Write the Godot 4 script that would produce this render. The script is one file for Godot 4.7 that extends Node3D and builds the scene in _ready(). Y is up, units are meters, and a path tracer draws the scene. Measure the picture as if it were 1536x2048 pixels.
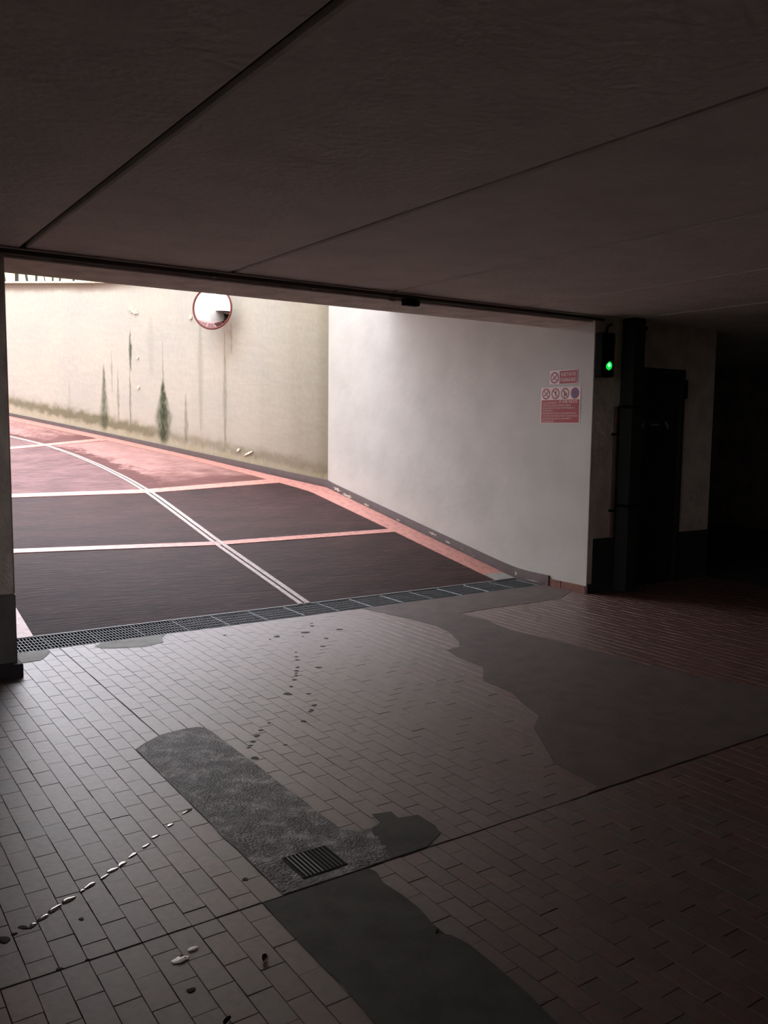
extends Node3D
# An underground garage looking out through its wide opening to a red ramp. x runs right along the opening, -z runs out to the ramp, metres.

const HC := 2.49          # ceiling
const ZF := -5.34         # inner face of the front wall
const ZB := -5.91         # outer face of the front wall
const XL := 1.0           # left jamb
const XR := 5.86          # right jamb
const TW := 0.0765        # tile pitch across
const TL := 0.151         # tile pitch along
const TX := 0.4448        # a long joint
const TZ := -2.332        # the cross joint
var rng := RandomNumberGenerator.new()
var M := {}
var taken := {}
var cam: Camera3D
# the retaining wall beside the bend of the ramp
var P0 := Vector3(5.86, 0, -10.0)
var D := Vector3(-0.513, 0, -0.858).normalized()
var N := Vector3(-0.858, 0, 0.513).normalized()

# ---------------------------------------------------------------- helpers
func numbered(called: String) -> String:
	var n: int = taken.get(called, 0)
	taken[called] = n + 1
	return called if n == 0 else "%s_%03d" % [called, n]

func tag(o: Node3D, label: String, category := "", group := "", kind := "") -> Node3D:
	if label: o.set_meta("label", label)
	if category: o.set_meta("category", category)
	if group: o.set_meta("group", group)
	if kind: o.set_meta("kind", kind)
	return o

func thing(called: String, label: String, category: String, at := Vector3.ZERO, group := "", kind := "") -> Node3D:
	var o := Node3D.new()
	o.name = numbered(called)
	add_child(o)
	o.position = at
	tag(o, label, category, group, kind)
	return o

func st_new() -> SurfaceTool:
	var st := SurfaceTool.new()
	st.begin(Mesh.PRIMITIVE_TRIANGLES)
	st.set_smooth_group(-1)
	return st

func done(st: SurfaceTool, m: Material) -> ArrayMesh:
	st.generate_normals()
	st.set_material(m)
	return st.commit()

func put(called: String, mesh: Mesh, parent: Node3D = self, at := Transform3D.IDENTITY) -> MeshInstance3D:
	var o := MeshInstance3D.new()
	o.mesh = mesh
	o.name = numbered(called) if parent == self else called
	parent.add_child(o, true)
	o.transform = at
	return o

func obj(called: String, st: SurfaceTool, m: Material, parent: Node3D = self, at := Transform3D.IDENTITY) -> MeshInstance3D:
	return put(called, done(st, m), parent, at)

func struct(called: String, st: SurfaceTool, m: Material, label := "") -> MeshInstance3D:
	var o := obj(called, st, m)
	o.set_meta("kind", "structure")
	if label: o.set_meta("label", label)
	return o

func tri(st: SurfaceTool, a: Vector3, b: Vector3, c: Vector3, ua := Vector2.ZERO, ub := Vector2.ZERO, uc := Vector2.ZERO) -> void:
	# a, b, c counter-clockwise from outside
	st.set_uv(ua); st.add_vertex(a)
	st.set_uv(uc); st.add_vertex(c)
	st.set_uv(ub); st.add_vertex(b)

func face(st: SurfaceTool, pts: Array, out: Vector3) -> void:
	# a flat convex face that looks along out
	var n: Vector3 = (pts[1] - pts[0]).cross(pts[2] - pts[0])
	var p := pts.duplicate()
	if n.dot(out) < 0: p.reverse()
	for i in range(1, p.size() - 1):
		tri(st, p[0], p[i], p[i + 1])

func box(st: SurfaceTool, c: Vector3, s: Vector3, b := 0.0, t := Transform3D.IDENTITY) -> void:
	var h := s / 2
	if b <= 0.0:
		for ax in 3:
			for sg in [-1.0, 1.0]:
				var o := Vector3.ZERO
				o[ax] = sg
				var pts := []
				for k in [[-1, -1], [1, -1], [1, 1], [-1, 1]]:
					var v := Vector3.ZERO
					v[ax] = sg * h[ax]
					v[(ax + 1) % 3] = k[0] * h[(ax + 1) % 3]
					v[(ax + 2) % 3] = k[1] * h[(ax + 2) % 3]
					pts.append(t * (c + v))
				face(st, pts, t.basis * o)
		return
	var cp := func(sx: float, sy: float, sz: float, ax: int) -> Vector3:
		var v := Vector3(sx * (h.x - b), sy * (h.y - b), sz * (h.z - b))
		v[ax] = [sx, sy, sz][ax] * h[ax]
		return t * (c + v)
	for ax in 3:
		for sg in [-1.0, 1.0]:
			var pts := []
			for k in [[-1.0, -1.0], [1.0, -1.0], [1.0, 1.0], [-1.0, 1.0]]:
				var s3 := [0.0, 0.0, 0.0]
				s3[ax] = sg; s3[(ax + 1) % 3] = k[0]; s3[(ax + 2) % 3] = k[1]
				pts.append(cp.call(s3[0], s3[1], s3[2], ax))
			var o := Vector3.ZERO
			o[ax] = sg
			face(st, pts, t.basis * o)
	for ax in 3:      # edges that run along ax
		var a1 := (ax + 1) % 3
		var a2 := (ax + 2) % 3
		for k in [[-1.0, -1.0], [1.0, -1.0], [1.0, 1.0], [-1.0, 1.0]]:
			var lo := [0.0, 0.0, 0.0]
			lo[a1] = k[0]; lo[a2] = k[1]; lo[ax] = -1.0
			var hi := lo.duplicate()
			hi[ax] = 1.0
			var o := Vector3.ZERO
			o[a1] = k[0]; o[a2] = k[1]
			face(st, [cp.call(lo[0], lo[1], lo[2], a1), cp.call(hi[0], hi[1], hi[2], a1), cp.call(hi[0], hi[1], hi[2], a2), cp.call(lo[0], lo[1], lo[2], a2)], t.basis * o)
	for sx in [-1.0, 1.0]:
		for sy in [-1.0, 1.0]:
			for sz in [-1.0, 1.0]:
				face(st, [cp.call(sx, sy, sz, 0), cp.call(sx, sy, sz, 1), cp.call(sx, sy, sz, 2)], t.basis * Vector3(sx, sy, sz))

func wall_box(x0: float, x1: float, y0: float, y1: float, z0: float, z1: float, b := 0.0) -> SurfaceTool:
	var st := st_new()
	box(st, Vector3(x0 + x1, y0 + y1, z0 + z1) / 2, Vector3(absf(x1 - x0), absf(y1 - y0), absf(z1 - z0)), b)
	return st

func slab(st: SurfaceTool, poly: PackedVector2Array, y0: float, y1: float, inset := 0.0) -> void:
	# a prism over a polygon in x, z; the top edge may be chamfered inwards
	var top := poly
	if inset > 0:
		var q := Geometry2D.offset_polygon(poly, -inset)
		if q.size() == 1 : top = q[0]
		else: inset = 0.0
	var ix := Geometry2D.triangulate_polygon(top)
	for i in range(0, ix.size(), 3):
		face(st, [Vector3(top[ix[i]].x, y1, top[ix[i]].y), Vector3(top[ix[i + 1]].x, y1, top[ix[i + 1]].y), Vector3(top[ix[i + 2]].x, y1, top[ix[i + 2]].y)], Vector3.UP)
	var p := poly if inset <= 0 else top
	var low := y0
	for i in p.size():
		var a := p[i]
		var b := p[(i + 1) % p.size()]
		var e := Vector3(b.x - a.x, 0, b.y - a.y)
		var o := e.cross(Vector3.UP)
		if not Geometry2D.is_polygon_clockwise(p): o = -o
		face(st, [Vector3(a.x, low, a.y), Vector3(b.x, low, b.y), Vector3(b.x, y1, b.y), Vector3(a.x, y1, a.y)], -o)

func tube(st: SurfaceTool, path: Array, r: float, n := 10, caps := true) -> void:
	st.set_smooth_group(1)
	var rings := []
	var side := Vector3.ZERO
	for i in path.size():
		var d: Vector3 = (path[mini(i + 1, path.size() - 1)] - path[maxi(i - 1, 0)]).normalized()
		if i == 0: side = d.cross(Vector3.UP if absf(d.y) < 0.9 else Vector3.RIGHT).normalized()
		side = (side - d * side.dot(d)).normalized()
		var up := side.cross(d)
		var ring := []
		for k in n:
			var a := TAU * k / n
			ring.append(path[i] + (side * cos(a) + up * sin(a)) * r)
		rings.append(ring)
	for i in path.size() - 1:
		var mid: Vector3 = (path[i] + path[i + 1]) / 2
		for k in n:
			var q := [rings[i][k], rings[i][(k + 1) % n], rings[i + 1][(k + 1) % n], rings[i + 1][k]]
			face(st, q, (q[0] + q[1] + q[2] + q[3]) / 4 - mid)
	st.set_smooth_group(-1)
	if caps:
		face(st, rings[0], path[0] - path[1])
		face(st, rings[-1], path[-1] - path[-2])

func lathe(st: SurfaceTool, prof: Array, n := 24, t := Transform3D.IDENTITY, smooth := true) -> void:
	# prof: Vector2(radius, height) along the local y axis, outside on the right-hand side going up
	st.set_smooth_group(1 if smooth else -1)
	for i in prof.size() - 1:
		var a: Vector2 = prof[i]
		var b: Vector2 = prof[i + 1]
		var nr := Vector2(b.y - a.y, a.x - b.x)
		for k in n:
			var c0 := Vector3(cos(TAU * k / n), 0, sin(TAU * k / n))
			var c1 := Vector3(cos(TAU * (k + 1) / n), 0, sin(TAU * (k + 1) / n))
			var pts := []
			for v in [c0 * a.x + Vector3.UP * a.y, c1 * a.x + Vector3.UP * a.y, c1 * b.x + Vector3.UP * b.y, c0 * b.x + Vector3.UP * b.y]:
				var w: Vector3 = t * v
				if pts.is_empty() or (w.distance_to(pts[-1]) > 1e-6 and w.distance_to(pts[0]) > 1e-6): pts.append(w)
			if pts.size() > 2: face(st, pts, t.basis * ((c0 + c1).normalized() * nr.x + Vector3.UP * nr.y))
	st.set_smooth_group(-1)

func flat_poly(st: SurfaceTool, poly: PackedVector2Array, z0: float, z1: float) -> void:
	# a thin plate in the local xy plane, facing +z
	var ix := Geometry2D.triangulate_polygon(poly)
	for i in range(0, ix.size(), 3):
		var a := poly[ix[i]]; var b := poly[ix[i + 1]]; var c := poly[ix[i + 2]]
		face(st, [Vector3(a.x, a.y, z1), Vector3(b.x, b.y, z1), Vector3(c.x, c.y, z1)], Vector3.BACK)
	var mid := Vector2.ZERO
	for p in poly: mid += p / poly.size()
	for i in poly.size():
		var a := poly[i]; var b := poly[(i + 1) % poly.size()]
		var o := (b - a).orthogonal()
		if not Geometry2D.is_polygon_clockwise(poly): o = -o
		face(st, [Vector3(a.x, a.y, z0), Vector3(b.x, b.y, z0), Vector3(b.x, b.y, z1), Vector3(a.x, a.y, z1)], Vector3(-o.x, -o.y, 0))

func circle(c: Vector2, r: float, n := 28, squash := 1.0) -> PackedVector2Array:
	var p := PackedVector2Array()
	for i in n: p.append(c + Vector2(cos(TAU * i / n), sin(TAU * i / n) * squash) * r)
	return p

func bar(a: Vector2, b: Vector2, w: float) -> PackedVector2Array:
	var o := (b - a).normalized().orthogonal() * w / 2
	return PackedVector2Array([a + o, b + o, b - o, a - o])

func ring(st: SurfaceTool, c: Vector2, r0: float, r1: float, z0: float, z1: float, n := 32) -> void:
	for i in n:
		var a := Vector2(cos(TAU * i / n), sin(TAU * i / n))
		var b := Vector2(cos(TAU * (i + 1) / n), sin(TAU * (i + 1) / n))
		var v := func(p: Vector2, z: float) -> Vector3: return Vector3(p.x, p.y, z)
		face(st, [v.call(c + a * r0, z1), v.call(c + a * r1, z1), v.call(c + b * r1, z1), v.call(c + b * r0, z1)], Vector3.BACK)
		face(st, [v.call(c + a * r1, z0), v.call(c + b * r1, z0), v.call(c + b * r1, z1), v.call(c + a * r1, z1)], v.call(a, 0))

func pts2(a: Array) -> PackedVector2Array:
	var p := PackedVector2Array()
	for i in range(0, a.size(), 2): p.append(Vector2(a[i], a[i + 1]))
	return p

# ---------------------------------------------------------------- materials
func noise_tex(freq: float, size := 512, normal := false, bump := 4.0, ramp: Array = [], seed_ := 1, oct := 5, gain := 0.5) -> NoiseTexture2D:
	var n := FastNoiseLite.new()
	n.seed = seed_
	n.noise_type = FastNoiseLite.TYPE_SIMPLEX_SMOOTH
	n.frequency = freq
	n.fractal_octaves = oct
	n.fractal_gain = gain
	var t := NoiseTexture2D.new()
	t.width = size; t.height = size
	t.seamless = true
	t.noise = n
	t.as_normal_map = normal
	t.bump_strength = bump
	if ramp.size():
		var g := Gradient.new()
		g.set_color(0, ramp[0]); g.set_color(1, ramp[-1])
		for i in range(1, ramp.size() - 1): g.add_point(float(i) / (ramp.size() - 1), ramp[i])
		t.color_ramp = g
	return t

func mat(c: Color, rough := 0.7, metal := 0.0, spec := 0.5) -> StandardMaterial3D:
	var m := StandardMaterial3D.new()
	m.albedo_color = c
	m.roughness = rough
	m.metallic = metal
	m.metallic_specular = spec
	return m

func surf(c: Color, rough: float, scale: float, tex: Texture2D = null, nrm: Texture2D = null, nscale := 1.0, spec := 0.5) -> StandardMaterial3D:
	# a material laid on by world position
	var m := mat(c, rough, 0.0, spec)
	m.uv1_triplanar = true
	m.uv1_world_triplanar = true
	m.uv1_scale = Vector3.ONE * scale
	if tex: m.albedo_texture = tex
	if nrm:
		m.normal_enabled = true
		m.normal_texture = nrm
		m.normal_scale = nscale
	return m

func glazed(m: StandardMaterial3D) -> StandardMaterial3D:
	# worn, polished clay
	m.clearcoat_enabled = true
	m.clearcoat = 1.0
	m.clearcoat_roughness = 0.50
	return m

func grey(v: float) -> Color: return Color(v, v, v)

func make_materials() -> void:
	var mottle := noise_tex(0.012, 512, false, 1, [grey(0.80), grey(0.92), grey(1.0)], 3)
	var soft := noise_tex(0.01, 512, false, 1, [grey(0.93), grey(0.97), grey(1.0)], 4)
	var fine := noise_tex(0.08, 512, true, 3.0, [], 5)
	var coarse := noise_tex(0.03, 512, true, 6.0, [], 6)
	M.fine = fine
	M.ceiling = surf(Color(0.86, 0.83, 0.79), 0.9, 0.45, soft, fine, 0.3)
	M.beam = surf(Color(0.92, 0.87, 0.82), 0.9, 0.5, mottle, fine, 0.5)
	M.plaster = surf(Color(0.775, 0.755, 0.725), 0.85, 0.3, soft, coarse, 0.06)
	M.inner = surf(Color(0.86, 0.80, 0.735), 0.9, 0.5, mottle, coarse, 0.4)
	M.room = surf(Color(0.84, 0.82, 0.79), 0.9, 0.5, mottle)
	M.wainscot = surf(Color(0.17, 0.17, 0.16), 0.75, 0.6, mottle)
	M.wainscot_pier = surf(Color(0.49, 0.465, 0.445), 0.75, 0.6, mottle)
	M.wainscot_base = surf(Color(0.20, 0.195, 0.19), 0.7, 0.6, mottle)
	M.terracotta = surf(Color(0.52, 0.33, 0.27), 0.6, 1.3, mottle, fine, 0.3)
	M.skirting = surf(Color(0.33, 0.25, 0.235), 0.75, 1.0, mottle, fine, 0.5)
	M.chip = surf(Color(0.78, 0.75, 0.70), 0.9, 2.0, mottle)
	M.grout = surf(Color(0.27, 0.225, 0.215), 0.8, 1.5, mottle, fine, 0.5)
	M.asphalt = surf(Color(0.62, 0.61, 0.60), 0.6, 0.5, noise_tex(0.013, 1024, false, 1, [grey(0.12), grey(0.28), grey(0.56), grey(0.95), grey(1.0)], 11, 8, 0.68), noise_tex(0.3, 512, true, 4.0, [], 12, 3), 0.3, 0.7)
	M.cement = surf(Color(0.28, 0.28, 0.255), 0.65, 0.8, noise_tex(0.014, 512, false, 1, [grey(0.72), grey(0.9), grey(1.0)], 14, 5), fine, 0.15, 0.5)
	M.cement_warm = surf(Color(0.40, 0.345, 0.325), 0.55, 0.7, noise_tex(0.014, 512, false, 1, [grey(0.78), grey(0.92), grey(1.0)], 15, 5), fine, 0.12, 0.5)
	M.cement_pale = surf(Color(0.66, 0.66, 0.63), 0.7, 1.0, mottle, fine, 0.5)
	var tile_tex := noise_tex(0.02, 512, false, 1, [grey(0.70), grey(0.92), grey(1.0)], 21, 5)
	var tile_nrm := noise_tex(0.03, 512, true, 2.2, [], 22, 4)
	M.tiles = []
	for c in [Color(0.47, 0.385, 0.37), Color(0.45, 0.41, 0.395), Color(0.50, 0.375, 0.355), Color(0.42, 0.385, 0.37), Color(0.53, 0.41, 0.39), Color(0.44, 0.345, 0.33), Color(0.49, 0.43, 0.415), Color(0.41, 0.34, 0.325)]:
		M.tiles.append(glazed(surf(c * 0.71 + Color(0.028, -0.022, -0.024), 0.50, 2.0, tile_tex, tile_nrm, 0.3, 1.0)))
	M.tile_many = glazed(surf(Color.WHITE, 0.50, 2.0, tile_tex, tile_nrm, 0.3, 1.0))
	M.tile_many.vertex_color_use_as_albedo = true
	M.strip = surf(Color(0.82, 0.565, 0.515), 0.42, 1.0, noise_tex(0.02, 512, false, 1, [grey(0.72), grey(0.95), grey(1.0)], 31, 5), fine, 0.3, 0.6)
	M.centre = surf(Color(0.74, 0.66, 0.64), 0.40, 1.2, noise_tex(0.03, 512, false, 1, [grey(0.66), grey(0.95), grey(1.0)], 32, 5), fine, 0.3, 0.6)
	M.steel = mat(Color(0.42, 0.44, 0.45), 0.42, 0.75)
	M.bar_bright = mat(Color(0.70, 0.70, 0.69), 0.35, 0.5)
	M.steel_dark = mat(Color(0.16, 0.165, 0.165), 0.5, 0.6)
	M.frame_pale = mat(Color(0.62, 0.63, 0.63), 0.5, 0.4)
	M.pit = mat(Color(0.05, 0.05, 0.05), 0.9)
	M.conduit = mat(Color(0.31, 0.275, 0.25), 0.6)
	M.black = mat(Color(0.05, 0.052, 0.05), 0.8, 0.0, 0.2)
	M.door = surf(Color(0.12, 0.12, 0.115), 0.7, 1.0, mottle)
	M.door_frame = mat(Color(0.10, 0.10, 0.095), 0.6)
	M.duct = mat(Color(0.088, 0.092, 0.084), 0.7)
	M.rust = surf(Color(0.30, 0.19, 0.16), 0.7, 3.0, mottle)
	M.mark = mat(Color(0.55, 0.56, 0.55), 0.6)
	M.sign_white = mat(Color(0.88, 0.80, 0.79), 0.55)
	M.sign_red = mat(Color(0.60, 0.10, 0.12), 0.55)
	M.sign_blue = mat(Color(0.24, 0.27, 0.50), 0.55)
	M.sign_ink = mat(Color(0.10, 0.09, 0.09), 0.6)
	M.sign_text = mat(Color(0.84, 0.72, 0.71), 0.55)
	M.mirror = mat(Color(0.95, 0.95, 0.95), 0.03, 1.0)
	M.mirror_rim = mat(Color(0.46, 0.21, 0.18), 0.5)
	M.bracket = mat(Color(0.45, 0.45, 0.45), 0.5, 0.5)
	M.rail = mat(Color(0.17, 0.155, 0.13), 0.6, 0.2)
	M.coping = surf(Color(0.86, 0.83, 0.74), 0.85, 0.8, mottle)
	M.cream = surf(Color(0.80, 0.745, 0.57), 0.9, 0.2, mottle)
	M.roof = surf(Color(0.55, 0.35, 0.28), 0.9, 0.6, mottle)
	M.paving = surf(Color(0.55, 0.54, 0.52), 0.9, 0.4, mottle)
	M.facade = surf(Color(0.80, 0.78, 0.74), 0.9, 0.3, mottle)
	M.water = mat(Color(0.27, 0.235, 0.225), 0.03, 0.0, 1.0)
	M.water.clearcoat_enabled = true
	M.water.clearcoat = 1.0
	M.water.clearcoat_roughness = 0.03
	M.oil = mat(Color(0.10, 0.06, 0.065), 0.5, 0.0, 0.25)
	M.paper = mat(Color(0.99, 0.99, 0.98), 0.22, 0.0, 1.0)
	M.paper.clearcoat_enabled = true
	M.paper.clearcoat = 1.0
	M.paper.clearcoat_roughness = 0.15
	M.paper_ink = mat(Color(0.10, 0.10, 0.12), 0.7)
	M.leaf = mat(Color(0.22, 0.12, 0.10), 0.6)
	M.leaf_rim = mat(Color(0.55, 0.48, 0.44), 0.6)
	M.green = mat(Color(0.05, 0.5, 0.25), 0.4)
	M.green.emission_enabled = true
	M.green.emission = Color(0.04, 0.95, 0.30)
	M.green.emission_energy_multiplier = 1.0
	M.green_hot = mat(Color(0.6, 1.0, 0.8), 0.4)
	M.green_hot.emission_enabled = true
	M.green_hot.emission = Color(0.62, 1.0, 0.78)
	M.green_hot.emission_energy_multiplier = 1.3
	M.lens_off = mat(Color(0.10, 0.02, 0.02), 0.2)
	M.stained = stained_wall_material()
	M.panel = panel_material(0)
	M.panel_lit = panel_material(1)
	M.panel_faded_lit = panel_material(2)

func stained_wall_material() -> StandardMaterial3D:
	# s runs 0..6.4 m along the wall from the corner, y from 0.4 to 3.8 m; moss and dirt streaks where the photograph has them
	var w := 1024
	var h := 544
	var im := Image.create(w, h, false, Image.FORMAT_RGB8)
	var n1 := FastNoiseLite.new(); n1.seed = 41; n1.frequency = 0.006
	var n2 := FastNoiseLite.new(); n2.seed = 42; n2.frequency = 0.03
	var n3 := FastNoiseLite.new(); n3.seed = 43; n3.frequency = 0.12
	# streak: s, top, bottom, top width, widest at y, its width, strength
	var streaks := [
		[3.895, 2.46, 1.40, 1.62, 0.11, 0.62], [3.735, 2.68, 1.95, 2.3, 0.022, 0.25], [3.617, 2.42, 1.55, 1.9, 0.03, 0.32],
		[3.368, 2.95, 2.30, 2.60, 0.036, 0.85], [3.385, 2.45, 1.45, 1.8, 0.026, 0.42], [2.762, 2.85, 2.0, 2.1, 0.022, 0.28],
		[2.765, 2.2, 1.22, 1.60, 0.165, 1.0], [2.352, 2.05, 1.22, 1.45, 0.05, 0.34], [1.664, 2.95, 1.2, 1.9, 0.045, 0.26],
		[2.088, 3.3, 1.4, 2.5, 0.06, 0.15], [1.55, 3.0, 2.5, 2.85, 0.03, 0.2], [2.98, 3.2, 2.2, 2.8, 0.10, 0.08], [4.6, 2.3, 1.5, 1.8, 0.06, 0.10]]
	for j in h:
		var y := 3.8 - 3.4 * j / h
		for i in w:
			var s := 6.4 * i / w
			var a := n1.get_noise_2d(i, j)
			var b := n2.get_noise_2d(i, j)
			var f := n3.get_noise_2d(i * 1.0, j * 0.35)
			var vs := n2.get_noise_2d(i * 0.45, j * 0.03)      # vertical rain marks
			var c := Color(0.90, 0.87, 0.81)
			c = c.lerp(Color(0.86, 0.84, 0.80), clampf(0.4 + a * 0.9, 0, 1))
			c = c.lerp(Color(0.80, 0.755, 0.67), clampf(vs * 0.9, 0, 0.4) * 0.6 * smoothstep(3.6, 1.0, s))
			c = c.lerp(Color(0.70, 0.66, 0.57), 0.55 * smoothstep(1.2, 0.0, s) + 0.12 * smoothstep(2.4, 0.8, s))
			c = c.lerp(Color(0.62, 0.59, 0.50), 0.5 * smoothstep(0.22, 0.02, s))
			var base := 0.68 + 0.157 * s + 0.10               # top of the skirting
			var up := y - base
			# algae above the skirting, pale crust at its foot
			var alg := exp(-pow((up - 0.13 - b * 0.06) / 0.085, 2.0)) * (0.35 + 0.5 * smoothstep(2.4, 3.6, s) - 0.15 * smoothstep(4.6, 5.6, s))
			alg += 0.30 * exp(-up / 0.22) * smoothstep(5.5, 2.5, s) * (0.7 + f)
			c = c.lerp(Color(0.47, 0.45, 0.33), clampf(alg, 0, 0.75))
			c = c.lerp(Color(0.80, 0.765, 0.62), clampf(0.75 * smoothstep(0.10 + 0.05 * b, 0.02, up), 0, 0.7) * (0.6 + 0.8 * f))
			# the drip line below the coping
			var top := 3.38 + 0.0572 * s
			var dn := top - y
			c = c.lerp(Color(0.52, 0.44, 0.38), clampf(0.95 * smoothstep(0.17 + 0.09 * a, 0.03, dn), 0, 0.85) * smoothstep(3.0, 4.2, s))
			# rust that has run down from the mirror's bracket
			var ru := clampf(1.0 - absf(s - 1.56 + 0.1 * a) / 0.22, 0, 1) * smoothstep(3.1, 2.95, y) * smoothstep(2.2, 2.8, y)
			c = c.lerp(Color(0.72, 0.56, 0.45), 0.45 * ru * (0.6 + f))
			for k in streaks:
				if y > k[1] + 0.1 or y < k[2] - 0.1 or absf(s - k[0]) > 0.3: continue
				var wid: float = k[4]
				if y > k[3]: wid *= pow(clampf((k[1] - y) / (k[1] - k[3]), 0.0, 1), 1.5) * 0.86 + 0.14
				else: wid *= clampf((y - k[2]) / (k[3] - k[2]), 0.0, 1) * 0.55 + 0.45
				var e := absf(s - k[0] + 0.008 * b + 0.008 * f) / maxf(wid, 0.004)
				var q: float = (1.0 - smoothstep(0.05, 1.3, e)) * k[5] * smoothstep(k[1], k[1] - 0.2, y) * smoothstep(k[2] - 0.05, k[2] + 0.08, y) * (0.85 + 0.5 * f)
				c = c.lerp(Color(0.235, 0.265, 0.17), clampf(q, 0, 0.95))
			im.set_pixel(i, j, c * (1.0 + 0.03 * f))
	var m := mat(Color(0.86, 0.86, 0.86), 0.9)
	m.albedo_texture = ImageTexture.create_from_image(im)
	m.normal_enabled = true
	m.normal_texture = noise_tex(0.02, 1024, true, 5.0, [], 44, 4)
	m.normal_scale = 0.15
	return m

func panel_material(kind: int) -> StandardMaterial3D:
	# broomed red concrete: grooves run across the ramp (along u of the texture)
	var w := 512
	var im := Image.create(w, w, false, Image.FORMAT_RGB8)
	var hm := Image.create(w, w, false, Image.FORMAT_RGB8)
	var n1 := FastNoiseLite.new(); n1.seed = 51 + kind; n1.frequency = 0.012
	var n2 := FastNoiseLite.new(); n2.seed = 54; n2.frequency = 0.10
	var n3 := FastNoiseLite.new(); n3.seed = 57 + kind; n3.frequency = 0.05
	for j in w:
		for i in w:
			var u := float(i) / w
			var v := float(j) / w
			var st := n2.get_noise_2d(i * 0.07, j * 2.0)
			var a := n1.get_noise_2d(i * 0.5, j)
			var b := n3.get_noise_2d(i * 0.4, j * 1.2)
			var lift := clampf(0.5 + 0.55 * a + 0.9 * st + 0.25 * b, 0, 1)
			var c: Color
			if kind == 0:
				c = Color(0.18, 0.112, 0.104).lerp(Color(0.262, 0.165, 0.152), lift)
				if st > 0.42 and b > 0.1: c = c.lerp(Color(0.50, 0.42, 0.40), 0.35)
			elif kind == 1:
				c = Color(0.36, 0.26, 0.255).lerp(Color(0.50, 0.375, 0.365), lift)  # lighter copy, sky reflection mixed into its colour
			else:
				# pink fade, wet centre-line stain; sky light painted in, darker towards its foot
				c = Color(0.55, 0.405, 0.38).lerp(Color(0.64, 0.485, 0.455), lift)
				var damp_shade := 1.0 - smoothstep(0.10, 0.24, u + 0.16 * a + 0.10 * b - 0.10 * (1.0 - v) )
				damp_shade = maxf(damp_shade, 0.85 * (1.0 - smoothstep(0.02, 0.42, v + 0.2 * a + 0.12 * st)))  # weaker sky light at the foot, put into the colour
				c = c.lerp(Color(0.36, 0.22, 0.205), damp_shade)
			im.set_pixel(i, j, c)
			hm.set_pixel(i, j, grey(clampf(0.5 + 0.5 * st + 0.12 * b, 0, 1)))
	hm.bump_map_to_normal_map(3.0)
	var m := mat(Color.WHITE, 0.76, 0.0, 0.36)
	m.albedo_texture = ImageTexture.create_from_image(im)
	m.normal_enabled = true
	m.normal_texture = ImageTexture.create_from_image(hm)
	m.normal_scale = 0.7
	return m

# ---------------------------------------------------------------- the scene
func _ready() -> void:
	rng.seed = 7
	cam = Camera3D.new()
	cam.name = "camera"
	cam.position = Vector3(0, 1.5, 0)
	cam.basis = Basis(Vector3.UP, -0.5961) * Basis(Vector3.RIGHT, -0.0997) * Basis(Vector3.BACK, 0.0110)
	cam.fov = rad_to_deg(2.0 * atan(1024.0 / 1713.9))
	cam.near = 0.05
	add_child(cam)
	cam.current = true
	var we := WorldEnvironment.new()
	we.name = "overcast_sky"
	var env := Environment.new()
	env.background_mode = Environment.BG_SKY
	var sky := Sky.new()
	var sm := ProceduralSkyMaterial.new()
	sm.sky_top_color = Color(0.945, 0.955, 1.0)
	sm.sky_horizon_color = Color(0.97, 0.965, 0.98)
	sm.ground_horizon_color = Color(0.25, 0.25, 0.25)
	sm.ground_bottom_color = Color(0.2, 0.2, 0.2)
	sm.sky_energy_multiplier = 3.0
	sm.sun_angle_max = 1.0
	sky.sky_material = sm
	env.sky = sky
	env.tonemap_mode = Environment.TONE_MAPPER_LINEAR
	env.tonemap_exposure = 0.8
	env.sdfgi_enabled = true
	env.ssao_enabled = true
	env.ssil_enabled = true
	we.environment = env
	add_child(we)
	make_materials()
	build_shell()
	build_outside()
	build_ramp()
	build_floor()
	build_drain()
	build_signs()
	build_right_wall()
	build_ceiling_fittings()
	build_mirror()
	build_railing()
	build_litter()

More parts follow.
